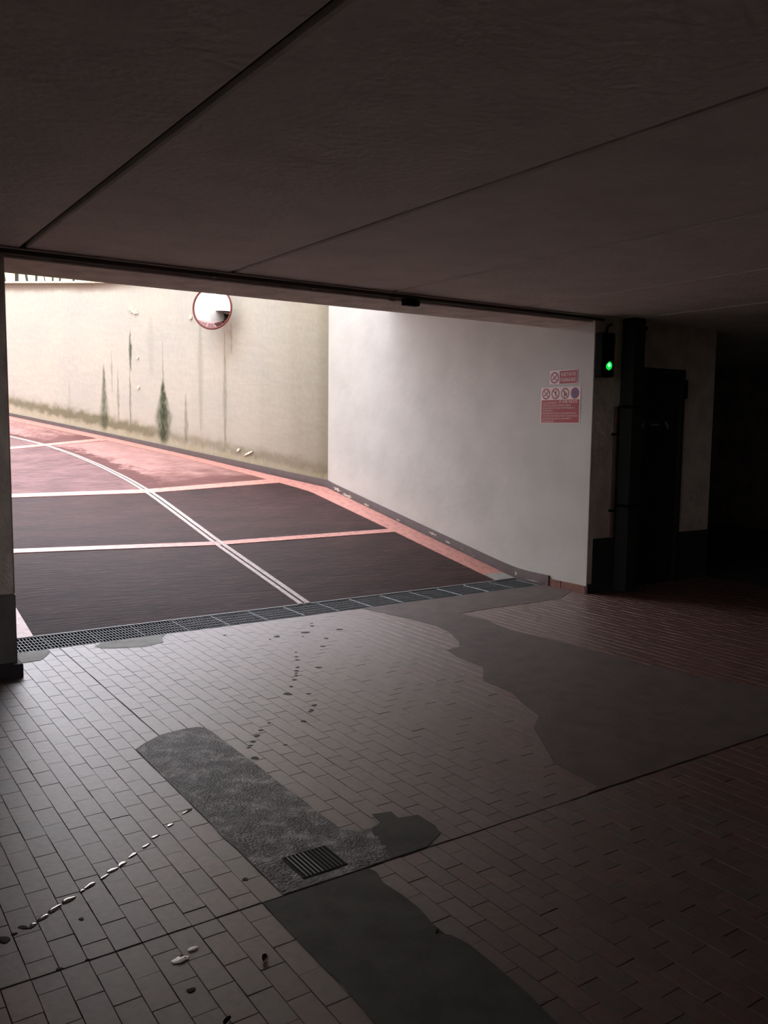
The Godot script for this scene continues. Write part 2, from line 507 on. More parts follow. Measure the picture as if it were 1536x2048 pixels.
func build_shell() -> void:
	# the floor slab and the room round the camera
	var fl := thing("floor", "garage floor of small rectangular clay tiles with cement and asphalt repairs", "", Vector3.ZERO, "", "structure")
	obj("slab", wall_box(-6, 12, -0.25, -0.0022, -5.862, 7), M.grout, fl)
	var fl2 := fl
	obj("slab", wall_box(-6, 0.99, -0.25, -0.0022, -6.6, -5.862), M.grout, fl2)
	obj("slab", wall_box(XR - 0.03, 12, -0.25, -0.0022, -9.3, -5.862), M.grout, fl2)
	# far left wall, unseen; its long high opening is added for fill daylight
	var wf := thing("wall_left", "far left garage wall with an added high opening for fill daylight", "", Vector3.ZERO, "", "structure")
	obj("masonry", wall_box(-6.3, -6, 0, 1.5, -6.2, 7), M.room, wf)
	obj("masonry", wall_box(-6.3, -6, 2.4, HC + 0.05, -6.2, 7), M.room, wf)
	obj("masonry", wall_box(-6.3, -6, 1.5, 2.4, -6.2, -4.2), M.room, wf)
	obj("masonry", wall_box(-6.3, -6, 1.5, 2.4, 0.6, 7), M.room, wf)
	struct("added_ground_left", wall_box(-14, -6.3, -0.25, 0.0, -5.9, 7.3), M.paving, "added ground outside the daylight opening of the far left wall")  # ground added below the same opening
	struct("wall_back", wall_box(-6, 12, -0.12, HC + 0.05, 4, 4.3), M.room, "garage wall behind the viewer")
	struct("wall_right", wall_box(12, 12.3, -0.12, HC + 0.05, -9.3, 7), M.room, "far right garage wall")
	# front wall: a pier left of the opening
	var wl := thing("wall_front_left", "dark plastered pier left of the opening with a grey painted foot", "", Vector3.ZERO, "", "structure")
	obj("plaster", wall_box(-6, XL, 0.49, HC + 0.02, ZB, ZF, 0.008), M.inner, wl)
	obj("wainscot", wall_box(-6, XL + 0.002, 0.0, 0.49, ZB, ZF + 0.003, 0.008), M.wainscot_pier, wl)
	struct("baseboard_left", wall_box(-6, XL + 0.022, -0.003, 0.082, ZF - 0.12, ZF + 0.06, 0.006), M.wainscot_base, "dark baseboard at the foot of the left pier")
	# front wall right of the opening, as far as the dark corridor
	var wr := thing("wall_front_right", "plastered wall right of the opening, painted dark grey below", "", Vector3.ZERO, "", "structure")
	obj("plaster", wall_box(XR + 0.002, 6.355, 0, HC + 0.02, ZF - 0.3, ZF, 0.006), M.inner, wr)
	obj("plaster", wall_box(6.355, 7.145, 2.075, HC + 0.02, ZF - 0.3, ZF), M.inner, wr)
	obj("plaster", wall_box(7.145, 7.62, 0, HC + 0.02, ZF - 0.3, ZF, 0.006), M.inner, wr)
	obj("wainscot", wall_box(5.925, 6.352, 0.085, 0.50, ZF - 0.02, ZF + 0.004), M.wainscot, wr)
	obj("wainscot", wall_box(7.148, 7.62, 0.085, 0.49, ZF - 0.02, ZF + 0.004), M.wainscot, wr)
	struct("baseboard_front", wall_box(XR + 0.004, 6.352, -0.003, 0.085, ZF - 0.02, ZF + 0.012, 0.004), M.wainscot_base, "dark baseboard between the corner and the door")
	struct("baseboard_front", wall_box(7.148, 7.62, -0.003, 0.085, ZF - 0.02, ZF + 0.012, 0.004), M.wainscot_base, "dark baseboard right of the door")
	# the corridor that opens at the right
	struct("wall_corridor_left", wall_box(7.42, 7.62, -0.12, HC + 0.02, -9.0, ZF - 0.3), M.room, "side wall of the dark corridor")
	struct("wall_corridor_end", wall_box(7.42, 12, -0.12, HC + 0.02, -9.3, -9.0), M.room, "end wall of the dark corridor")
	# beam over the opening and the building above
	struct("beam_over_opening", wall_box(-6, XR + 0.25, 2.435, 3.0, ZB, ZF - 0.03, 0.006), M.beam, "concrete beam over the opening, its pale underside in view")
	struct("roof_slab", wall_box(-6.3, 12.3, 2.72, 3.1, ZB, 7.3), M.paving, "structural slab above the ceiling panels")
	struct("roof_slab", wall_box(6.14, 12.3, 2.72, 3.0, -9.3, ZB), M.paving, "slab above the dark corridor")
	struct("wall_facade", wall_box(-6.3, 12.3, 3.0, 16.0, ZB, -5.6), M.facade, "outer wall of the building above the opening")
	struct("added_overhang", wall_box(-6.3, 6.14, 3.08, 3.3, -8.6, ZB, 0.01), M.facade, "added overhang above the opening that cuts sky light, out of view")  # added slab out of view, sized to dim sky light on the ramp foot
	# ceiling of long precast panels that run towards the opening
	var ce := thing("ceiling", "ceiling of long precast concrete panels with open joints", "", Vector3.ZERO, "", "structure")
	var x := 1.096 - 1.288 * 6
	while x < 12.3:
		var x1 := minf(x + 1.288, 12.3)
		var z0 := ZF - 0.012
		if x > 7.0: z0 = -9.0
		var st := st_new()
		box(st, Vector3((x + x1) / 2, HC + 0.08, (z0 + 7.0) / 2), Vector3(x1 - x - 0.030, 0.16, 7.0 - z0), 0.008)
		obj("ceiling_panel", st, M.ceiling, ce)
		obj("joint_filler", wall_box(x - 0.02, x + 0.02, HC + 0.03, HC + 0.06, z0, 7.0), M.black, ce)
		x += 1.288

func wall_top(s: float) -> float: return 3.38 + 0.0572 * s
func wall_foot(s: float) -> float: return 0.665 + 0.157 * s - 0.0012 * s * s

func build_outside() -> void:
	# the straight wall that carries the signs, from the garage corner to the bend
	struct("wall_right_of_ramp", wall_box(XR, XR + 0.26, -0.3, 3.38, -10.0, ZF, 0.004), M.plaster, "pale grey plaster wall beside the foot of the ramp")
	# the stained wall beyond the bend
	var st := st_new()
	var n := 30
	var len := 15.0
	for i in n:
		var s0 := len * i / n
		var s1 := len * (i + 1) / n
		var q := []
		for s in [s0, s1]:
			for y in [0.3, wall_top(s)]:
				q.append([P0 + D * s + Vector3.UP * y, Vector2(s / 6.4, (3.8 - y) / 3.4)])
		# q: s0 low, s0 top, s1 low, s1 top; the face looks along N (towards the ramp)
		for t in [[0, 1, 2], [1, 3, 2]]:
			var a = q[t[0]]; var b = q[t[1]]; var c = q[t[2]]
			if (b[0] - a[0]).cross(c[0] - a[0]).dot(N) > 0: tri(st, a[0], b[0], c[0], a[1], b[1], c[1])
			else: tri(st, a[0], c[0], b[0], a[1], c[1], b[1])
		var back := -N * 0.26
		face(st, [q[1][0], q[3][0], q[3][0] + back, q[1][0] + back], Vector3.UP)
		face(st, [q[0][0] + back, q[2][0] + back, q[3][0] + back, q[1][0] + back], -N)
	face(st, [P0 + D * len + Vector3.UP * 0.3, P0 + D * len + Vector3.UP * 4.2, P0 + D * len - N * 0.26 + Vector3.UP * 4.2, P0 + D * len - N * 0.26 + Vector3.UP * 0.3], D)
	var sw := struct("wall_beside_bend", st, M.stained, "cream retaining wall beyond the bend, streaked with green moss and dirt")
	# coping
	st = st_new()
	for i in 15:
		var s0 := 1.0 * i
		var a := P0 + D * (s0 + 0.004) + Vector3.UP * (wall_top(s0) + 0.0)
		var b := P0 + D * (s0 + 0.996) + Vector3.UP * (wall_top(s0 + 1.0) + 0.0)
		var t := Transform3D(Basis((b - a).normalized(), Vector3.UP, (b - a).normalized().cross(Vector3.UP).normalized()).orthonormalized(), (a + b) / 2 - N * 0.12)
		var c := st_new()
		box(c, Vector3(0, 0.012, 0), Vector3((b - a).length(), 0.03, 0.30), 0.005, t)
		obj("coping_stone", c, M.coping, sw)
	# two bits of lifted plaster and some flakes near the foot of the stained wall
	for f in [[3.30, 3.17, 0.20, 0.10, -0.5], [3.226, 2.477, 0.035, 0.05, 0.3], [3.222, 2.04, 0.045, 0.06, 0.2], [1.44, 1.144, 0.06, 0.05, 0.4], [1.27, 1.10, 0.16, 0.035, 0.4], [2.25, 3.03, 0.06, 0.10, 0.3]]:
		var c := st_new()
		var k := 9
		var tt := Transform3D(Basis(-D, Vector3.UP, N), P0 + D * f[0] + Vector3.UP * f[1]) * Transform3D(Basis(Vector3.BACK, f[4]), Vector3.ZERO)
		for i in k:
			var rag := func(j: int) -> float: return 1.0 + 0.35 * sin(j * 2.4 + f[0] * 7)
			var x0: float = (float(i) / k - 0.5) * f[2]
			var x1: float = (float(i + 1) / k - 0.5) * f[2]
			var h0: float = f[3] * 0.5 * sin(PI * (0.08 + 0.84 * i / k)) * rag.call(i)
			var h1: float = f[3] * 0.5 * sin(PI * (0.08 + 0.84 * (i + 1) / k)) * rag.call(i + 1)
			face(c, [tt * Vector3(x0, h0, 0.002), tt * Vector3(x1, h1, 0.002), tt * Vector3(x1, -h1 * 0.7, 0.018), tt * Vector3(x0, -h0 * 0.7, 0.018)], N + Vector3.UP * 0.5)
			face(c, [tt * Vector3(x0, -h0 * 0.7, 0.018), tt * Vector3(x1, -h1 * 0.7, 0.018), tt * Vector3(x1, -h1 * 0.75, 0.001), tt * Vector3(x0, -h0 * 0.75, 0.001)], N - Vector3.UP)
		obj("lifted_plaster", c, M.coping, sw)
	# the inner side of the ramp, out of sight behind the left pier
	st = st_new()
	slab(st, pts2([0.72, ZB, XL, ZB, XL, -10.3, 0.35, -11.3, -6.0, -21.8, -6.25, -21.65, 0.1, -11.2, 0.72, -10.2]), -0.3, 3.35)
	struct("wall_left_of_ramp", st, M.plaster, "retaining wall on the inner side of the ramp")
	# street level on both sides of the cutting
	st = st_new()
	var far := P0 + D * 15.0 - N * 0.3
	slab(st, pts2([6.12, ZB, 6.12, -10.0, far.x, far.z, far.x - 2, far.z - 14, 40, far.z - 14, 40, ZB]), 3.0, 3.3)
	struct("yard_right", st, M.paving, "paved yard above the retaining wall")
	st = st_new()
	slab(st, pts2([0.75, ZB, 0.75, -10.2, 0.12, -11.2, -6.2, -21.7, -14, -37, -40, -37, -40, ZB]), 3.0, 3.3)
	struct("yard_left", st, M.paving, "paved yard on the inner side of the ramp")
	struct("wall_added_sky_block", wall_box(-14, -3.0, 3.3, 11.0, -20, ZB), M.facade, "added unseen block that cuts sky light on the inner side of the ramp")  # added block out of view, there to hold back sky light
	# the cream building seen in the slit above the stained wall
	var b := thing("building", "cream coloured building beyond the railing, seen in the slit under the beam", "building", P0 + D * 8.0 - N * 7.0 + Vector3.UP * 3.3)
	b.basis = Basis(-D, Vector3.UP, N)
	obj("wall", wall_box(-12, 12, 0, 5.2, -8, 0, 0.02), M.cream, b)
	obj("plinth", wall_box(-12.05, 12.05, 0, 0.8, -8, 0.05, 0.02), M.paving, b)
	obj("roof", wall_box(-12.3, 12.3, 5.2, 5.45, -8.3, 0.3, 0.05), M.roof, b)

# ---- ramp: edges given by their points, parameter 0 at the drain, 1, 2, 3 at the cross lines
var EL := [0.0, 1.02, 0, -6.26, 1.0, 1.02, 0.352, -8.25, 1.85, 1.02, 0.62, -9.7, 2.0, 1.02, 0.69, -10.15, 3.0, 1.02, 1.08, -11.0, 4.0, -1.1, 1.6, -14.2, 5.0, -5.3, 2.9, -21.6]
var EC := [0.0, 3.445, 0, -6.26, 1.0, 3.415, 0.307, -7.99, 1.85, 3.43, 0.61, -9.71, 2.0, 3.424, 0.686, -10.134, 2.22, 3.32, 0.815, -10.62, 2.5, 3.17, 0.95, -11.2, 2.75, 2.98, 1.075, -11.7, 3.0, 2.72, 1.20, -12.24, 3.35, 2.47, 1.284, -12.9, 3.6, 1.95, 1.42, -13.9, 4.0, 0.95, 1.66, -15.5, 5.0, -2.6, 3.0, -22.5]
var ES := [0.0, 5.585, 0, -6.26, 1.0, 5.55, 0.308, -8.0, 1.85, 5.50, 0.645, -9.9, 2.0, 5.265, 0.744, -10.465, 2.5, 4.506, 1.02, -11.75, 3.0, 3.74, 1.25, -13.0, 4.0, 1.80, 1.80, -16.3, 5.0, -1.6, 3.15, -22.9]
var EW := [0.0, 5.87, 0, -6.26, 1.0, 5.87, 0.308, -8.0, 1.85, 5.87, 0.665, -10.0, 2.0, 5.50, 0.775, -10.60, 2.5, 4.74, 1.025, -11.88, 3.0, 3.98, 1.262, -13.14, 4.0, 2.04, 1.835, -16.44, 5.0, -1.35, 3.2, -23.0]

func on_edge(e: Array, t: float) -> Vector3:
	for i in range(4, e.size(), 4):
		if t <= e[i] or i == e.size() - 4:
			var f: float = (t - e[i - 4]) / (e[i] - e[i - 4])
			return Vector3(e[i - 3], e[i - 2], e[i - 1]).lerp(Vector3(e[i + 1], e[i + 2], e[i + 3]), f)
	return Vector3.ZERO

func smooth_edge(e: Array, t: float) -> Vector3:
	# eased a little so that the grade changes gently
	var d := 0.07
	if t < d or t > 4.8: return on_edge(e, t)
	return (on_edge(e, t - d) + on_edge(e, t) * 2.0 + on_edge(e, t + d)) / 4.0

func on_ramp(v: float, t: float) -> Vector3:
	# v: 0 left edge, 1 centre line, 2 edge strip, 3 wall
	var l := smooth_edge(EL, t)
	var c := smooth_edge(EC, t)
	var s := smooth_edge(ES, t)
	if v <= 1.0: return l.lerp(c, v)
	if v <= 2.0: return c.lerp(s, v - 1.0)
	return s.lerp(smooth_edge(EW, t), v - 2.0)

func patch(v0: float, v1: float, t0: float, t1: float, nv: int, nt: int, lift: float, metric := false) -> SurfaceTool:
	var st := SurfaceTool.new()
	st.begin(Mesh.PRIMITIVE_TRIANGLES)
	st.set_smooth_group(1)
	var up := Vector3.UP * lift
	var g := []
	for j in nt + 1:
		var row := []
		for i in nv + 1:
			var fu := float(i) / nv
			var fv := float(j) / nt
			var uv := Vector2(fu, fv)
			row.append([on_ramp(lerpf(v0, v1, fu), lerpf(t0, t1, fv)) + up, uv])
		g.append(row)
	for j in nt:
		for i in nv:
			var a = g[j][i]; var b = g[j][i + 1]; var c = g[j + 1][i + 1]; var d = g[j + 1][i]
			tri(st, a[0], b[0], c[0], a[1], b[1], c[1])
			tri(st, a[0], c[0], d[0], a[1], c[1], d[1])
	# sides down to the bed
	st.set_smooth_group(-1)
	var dn := Vector3.UP * (lift + 0.03)
	for i in nv:
		var b0: Vector3 = g[0][i][0]; var b1: Vector3 = g[0][i + 1][0]
		face(st, [b0, b1, b1 - dn, b0 - dn], b0 - g[1][i][0])
		var e0: Vector3 = g[nt][i][0]; var e1: Vector3 = g[nt][i + 1][0]
		face(st, [e0, e1, e1 - dn, e0 - dn], e0 - g[nt - 1][i][0])
	for j in nt:
		var b0: Vector3 = g[j][0][0]; var b1: Vector3 = g[j + 1][0][0]
		face(st, [b0, b1, b1 - dn, b0 - dn], b0 - g[j][1][0])
		var e0: Vector3 = g[j][nv][0]; var e1: Vector3 = g[j + 1][nv][0]
		face(st, [e0, e1, e1 - dn, e0 - dn], e0 - g[j][nv - 1][0])
	return st

func build_ramp() -> void:
	var r := thing("ramp", "curving red concrete ramp with pale smooth strips between rough panels", "", Vector3.ZERO, "", "structure")
	# the left strip is 0.27 m wide: v there
	var lv := 0.108
	for k in 5:
		var t0 := float(k)
		var nt := 18
		var ml: Material = [M.panel, M.panel, M.panel_lit, M.panel_lit, M.panel_lit][k]
		var mr: Material = [M.panel, M.panel, M.panel_faded_lit, M.panel_faded_lit, M.panel_lit][k]
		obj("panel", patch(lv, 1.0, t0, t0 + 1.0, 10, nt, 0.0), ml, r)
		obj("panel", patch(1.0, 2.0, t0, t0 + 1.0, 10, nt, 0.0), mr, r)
	for k in [1, 2, 3, 4]:
		var dt: float = [0, 0.031, 0.030, 0.026, 0.03][k]
		obj("cross_strip", patch(lv, 1.0, k - dt, k + dt, 10, 2, 0.006), M.strip, r)
		obj("cross_strip", patch(1.0, 2.0, k - dt, k + dt, 10, 2, 0.006), M.strip, r)
	# the centre line is a pair of ribs with a groove
	obj("centre_line", patch(0.978, 0.995, 0.0, 5.0, 1, 100, 0.009), M.centre, r)
	obj("centre_line", patch(1.005, 1.027, 0.0, 5.0, 1, 100, 0.009), M.centre, r)
	for k in 5:
		obj("edge_strip", patch(2.0, 3.0, k, k + 1.0, 2, 18, 0.006), M.strip, r)
		obj("edge_strip", patch(0.0, lv, k, k + 1.0, 2, 18, 0.006), M.strip, r)
	obj("concrete_end", patch(2.0, 3.0, 0.0, 0.10, 2, 2, 0.008), M.cement_pale, r)
	# skirting along the wall
	var tr := thing("trim_1", "dark red painted skirting that climbs along the ramp wall", "", Vector3.ZERO, "", "structure")
	var st := st_new()
	st.set_smooth_group(1)
	var path := []
	var zz := -5.80
	while zz > -9.99:
		path.append(Vector3(XR, maxf(0.0, 0.177 * (-zz - 6.26)) if zz < -6.2 else 0.0, zz))
		zz -= 0.14
	path[0].y = 0.0
	var sp := 0.0
	while sp < 14.0:
		var p := P0 + D * sp
		path.append(Vector3(p.x, wall_foot(sp), p.z))
		sp += 0.25
	# ease the foot and the bend
	for it in 2:
		for i in range(1, path.size() - 1): path[i].y = (path[i - 1].y + path[i].y * 2 + path[i + 1].y) / 4
	var outs := []
	for i in path.size():
		var d: Vector3 = path[mini(i + 1, path.size() - 1)] - path[maxi(i - 1, 0)]
		d.y = 0
		var o := d.normalized().cross(Vector3.UP)
		if o.x > 0: o = -o
		outs.append(o * 0.022)
	for i in path.size() - 1:
		var a: Vector3 = path[i]; var b: Vector3 = path[i + 1]
		var oa: Vector3 = outs[i]; var ob: Vector3 = outs[i + 1]
		var h := Vector3.UP * 0.098
		var k := Vector3.UP * -0.05
		face(st, [a + oa + k, b + ob + k, b + ob + h, a + oa + h], oa)
		face(st, [a + oa + h, b + ob + h, b - ob * 0.2 + h, a - oa * 0.2 + h], Vector3.UP)
	st.set_smooth_group(-1)
	face(st, [path[0] + outs[0] - Vector3.UP * 0.05, path[0] + outs[0] + Vector3.UP * 0.098, path[0] - outs[0] * 0.2 + Vector3.UP * 0.098, path[0] - outs[0] * 0.2 - Vector3.UP * 0.05], Vector3.BACK)
	obj("skirting_board", st, M.skirting, tr)
	# places where its paint has flaked off
	for f in [[-6.02, 0.018, 0.20, 0.012], [-6.25, 0.055, 0.03, 0.05], [-6.9, 0.03, 0.03, 0.012], [-7.1, 0.045, 0.03, 0.016], [-7.35, 0.045, 0.10, 0.02], [-7.62, 0.06, 0.16, 0.03], [-8.3, 0.03, 0.08, 0.02], [-9.0, 0.03, 0.14, 0.03], [-9.45, 0.03, 0.30, 0.045], [-9.72, 0.05, 0.20, 0.05]]:
		var z: float = f[0]
		var y: float = maxf(0.0, 0.177 * (-z - 6.26)) + f[1]
		var poly := PackedVector2Array()
		for i in 11:
			var a := TAU * i / 11
			poly.append(Vector2(cos(a) * f[2] * 0.5, sin(a) * f[3] * 0.5) * (0.8 + 0.4 * sin(i * 2.7 + z * 5)) + Vector2(0, 0.0))
		var c := st_new()
		flat_poly(c, poly, -0.004, 0.0016)
		var t := Transform3D(Basis(Vector3.UP, -PI / 2) * Basis(Vector3.BACK, -0.175 if z < -6.3 else 0.0), Vector3(XR - 0.022, y, z))
		obj("paint_chip", c, M.chip, tr, t)
	# clay baseboard between the skirting and the corner
	var bb := thing("baseboard_right", "terracotta tile baseboard at the foot of the sign wall", "", Vector3.ZERO, "", "structure")
	for q in [[-5.345, -5.645], [-5.649, -5.80]]:
		var c := wall_box(XR - 0.012, XR + 0.01, -0.003, 0.07, q[1], q[0], 0.003)
		obj("tile", c, M.terracotta, bb)

# ---------------------------------------------------------------- floor
func tile_mesh(w: float, l: float, m: Material) -> ArrayMesh:
	var st := st_new()
	var b := 0.0008
	var h := 0.0
	var x0 := -w / 2; var x1 := w / 2; var z0 := -l / 2; var z1 := l / 2
	var t := [Vector3(x0 + b, h, z0 + b), Vector3(x1 - b, h, z0 + b), Vector3(x1 - b, h, z1 - b), Vector3(x0 + b, h, z1 - b)]
	var s := [Vector3(x0, h - 0.0010, z0), Vector3(x1, h - 0.0010, z0), Vector3(x1, h - 0.0010, z1), Vector3(x0, h - 0.0010, z1)]
	face(st, t, Vector3.UP)
	var o := [Vector3(0, 0.7, -1), Vector3(1, 0.7, 0), Vector3(0, 0.7, 1), Vector3(-1, 0.7, 0)]
	for i in 4:
		var k := (i + 1) % 4
		face(st, [t[i], t[k], s[k], s[i]], o[i])
		face(st, [s[i], s[k], s[k] - Vector3.UP * 0.008, s[i] - Vector3.UP * 0.008], Vector3(o[i].x, 0, o[i].z))
	return done(st, m)

func build_floor() -> void:
	var fl: Node3D = get_node("floor")
	var asphalt := pts2([1.212, -3.81, 1.28, -3.87, 1.38, -3.93, 1.50, -3.945, 1.565, -3.935, 1.592, -3.90, 1.598, -3.83, 1.597, -3.57, 1.602, -3.38, 1.597, -3.09, 1.601, -2.91, 1.596, -2.79, 1.601, -2.61, 1.64, -2.575, 1.69, -2.57, 1.70, -2.53, 1.67, -2.46, 1.66, -2.38, 1.63, -2.338, 1.48, -2.335, 1.35, -2.338, 1.213, -2.336, 1.211, -2.50, 1.214, -2.69, 1.205, -2.80, 1.212, -2.95, 1.210, -3.26])
	var cem1 := pts2([1.765, -2.66, 1.84, -2.64, 1.832, -2.58, 1.912, -2.56, 1.912, -2.45, 1.89, -2.39, 1.79, -2.338, 1.63, -2.338, 1.65, -2.39, 1.67, -2.49, 1.69, -2.56, 1.755, -2.585])
	var cem2 := pts2([1.135, -2.326, 1.35, -2.326, 1.53, -2.326, 1.54, -2.29, 1.52, -2.22, 1.53, -2.13, 1.53, -2.03, 1.51, -1.92, 1.49, -1.90, 1.525, -1.87, 1.54, -1.81, 1.54, -1.70, 1.53, -1.54, 1.51, -1.40, 1.50, -1.27, 1.14, -1.27, 1.14, -1.47, 1.125, -1.66, 1.14, -1.85, 1.132, -1.93, 1.132, -2.19])
	var cem3 := pts2([3.77, -5.858, 3.82, -5.63, 3.88, -5.35, 3.91, -5.07, 3.87, -4.84, 3.76, -4.59, 3.67, -4.47, 3.54, -4.45, 3.49, -4.27, 3.48, -4.00, 3.29, -3.78, 3.27, -3.51, 3.19, -3.34, 3.12, -3.14, 2.97, -3.02, 2.74, -2.66, 2.70, -2.36, 2.62, -2.34, 3.1, -2.34, 4.7, -2.34, 4.55, -2.9, 4.45, -3.16, 4.39, -3.60, 4.37, -4.20, 4.30, -4.64, 4.37, -5.01, 4.34, -5.29, 4.84, -5.31, 5.10, -5.29, 5.51, -5.31, 5.84, -5.50, 5.84, -5.858])
	var white := pts2([0.99, -5.858, 1.28, -5.84, 1.285, -5.78, 1.24, -5.69, 1.19, -5.61, 1.04, -5.60, 1.03, -5.45, 0.99, -5.45])
	var smear := pts2([1.57, -5.77, 1.64, -5.855, 2.1, -5.857, 2.05, -5.80, 2.00, -5.64, 1.86, -5.59, 1.73, -5.63, 1.60, -5.70])
	var polys := [asphalt, cem1, cem2, cem3, white, smear]
	# which tiles there are, and how large each shows
	var list := []
	var inv := cam.transform.affine_inverse()
	for c in range(-26, 95):
		var xa := TX + c * TW
		var gap := 0.0017
		for part in 2:
			var far_side := part == 0
			var off := 0.0 if posmod(c, 2) == 1 else TL / 2
			var k := -1
			while k < 26:
				var a: float
				var b: float
				if far_side:
					a = TZ - 0.003 - off - k * TL
					b = a - TL
					a = minf(a, TZ - 0.003)
					b = maxf(b, -5.86)
				else:
					if k > 14: break
					b = TZ + 0.003 + off + k * TL
					a = b + TL
					b = maxf(b, TZ + 0.003)
				k += 1
				if a - b < 0.02: continue
				var mid := Vector3(xa + TW / 2, 0, (a + b) / 2)
				if mid.x > 7.62 or mid.z < -5.42 and (mid.x < XL - 0.03 or mid.x > XR): continue
				var skip := false
				for p in polys:
					var all_in := true
					for cx in [-0.5, 0.5]:
						for cz in [a, b]:
							if not Geometry2D.is_point_in_polygon(Vector2(mid.x + cx * TW, cz), p): all_in = false
					if all_in: skip = true
				if skip: continue
				var q := inv * mid
				var px := Vector2(q.x / -q.z, q.y / -q.z) if q.z < -0.2 else Vector2(9, 9)
				var seen := q.z < -0.2 and absf(px.x) < 0.47 and absf(px.y) < 0.62
				var wd := TW - gap - (0.002 if c == 11 or c == 12 else 0.0)
				var sh := -0.001 if c == 11 else (0.001 if c == 12 else 0.0)
				list.append([1.0 / q.length() if seen else 0.0, mid + Vector3(sh, 0, 0), wd, a - b - gap])
	list.sort_custom(func(p, q): return p[0] > q[0])
	var meshes := {}
	var rest := []
	var near := 0
	for e in list:
		var tilt := Basis(Vector3.RIGHT, rng.randf_range(-0.004, 0.004)) * Basis(Vector3.BACK, rng.randf_range(-0.005, 0.005)) * Basis(Vector3.UP, rng.randf_range(-0.006, 0.006))
		var at := Transform3D(tilt, e[1] + Vector3(rng.randf_range(-0.0006, 0.0006), rng.randf_range(-0.0007, 0.0006), rng.randf_range(-0.0012, 0.0012)))
		var pick: int = rng.randi() % 8
		if near < 300:
			near += 1
			var key := "%.3f_%.3f_%d" % [e[2], e[3], pick]
			if not meshes.has(key): meshes[key] = tile_mesh(e[2], e[3], M.tiles[pick])
			put("tile", meshes[key], fl, at)
		else:
			var col: Color = M.tiles[pick].albedo_color
			# the tiles towards the right wall have kept more of their red
			var redder := smoothstep(3.3, 4.8, e[1].x) * 0.55 + 0.45 * smoothstep(1.5, 3.2, e[1].x)
			col = col.lerp(Color(0.41, 0.225, 0.165), clampf(redder, 0, 0.9))
			rest.append([at.scaled_local(Vector3(e[2] / TW, 1, e[3] / TL)), col.srgb_to_linear()])
	var mm := MultiMesh.new()
	mm.transform_format = MultiMesh.TRANSFORM_3D
	mm.use_colors = true
	mm.mesh = tile_mesh(TW, TL, M.tile_many)
	mm.instance_count = rest.size()
	for i in rest.size():
		mm.set_instance_transform(i, rest[i][0])
		mm.set_instance_color(i, rest[i][1])
	var mi := MultiMeshInstance3D.new()
	mi.name = "far_tiles"
	mi.multimesh = mm
	mi.set_meta("kind", "stuff")
	fl.add_child(mi, true)
	# repairs
	obj("asphalt_patch", rough_patch(asphalt, 0.011, 0.0022, 0.0007, 71), M.asphalt, fl)
	var pc := [["cement_patch", cem1, M.cement], ["cement_patch", cem2, M.cement], ["cement_patch", cem3, M.cement_warm], ["cement_patch", white, M.cement_pale], ["cement_patch", smear, M.cement_pale]]
	for q in pc:
		obj(q[0], rough_patch(q[1], 0.05 if q[1] == cem3 else 0.02, 0.0022, 0.0004, 72), q[2], fl)

func rough_patch(poly: PackedVector2Array, cell: float, y: float, amp: float, seed_: int) -> SurfaceTool:
	# a repair with an uneven top: a fine grid clipped to its outline
	var n := FastNoiseLite.new()
	n.seed = seed_
	n.frequency = 30.0
	n.fractal_octaves = 4
	var st := st_new()
	var r := Rect2(poly[0], Vector2.ZERO)
	for p in poly: r = r.expand(p)
	var hgt := func(p: Vector2) -> Vector3:
		return Vector3(p.x, y + amp * n.get_noise_2d(p.x, p.y), p.y)
	st.set_smooth_group(1)
	var nx := ceili(r.size.x / cell)
	var nz := ceili(r.size.y / cell)
	for i in nx:
		for j in nz:
			var a := r.position + Vector2(i, j) * cell
			var sq := PackedVector2Array([a, a + Vector2(cell, 0), a + Vector2(cell, cell), a + Vector2(0, cell)])
			for piece in Geometry2D.intersect_polygons(sq, poly):
				if piece.size() == 4 and Rect2(a, Vector2.ONE * cell).get_area() - 1e-9 < absf(cell * cell) and true:
					pass
				var ix := Geometry2D.triangulate_polygon(piece)
				for k in range(0, ix.size(), 3):
					face(st, [hgt.call(piece[ix[k]]), hgt.call(piece[ix[k + 1]]), hgt.call(piece[ix[k + 2]])], Vector3.UP)
	st.set_smooth_group(-1)
	for i in poly.size():
		var a := poly[i]
		var b := poly[(i + 1) % poly.size()]
		var o := (b - a).orthogonal()
		if Geometry2D.is_point_in_polygon((a + b) / 2 + o.normalized() * 0.002, poly): o = -o
		face(st, [hgt.call(a), hgt.call(b), Vector3(b.x, -0.02, b.y), Vector3(a.x, -0.02, a.y)], Vector3(o.x, 0, o.y))
	return st

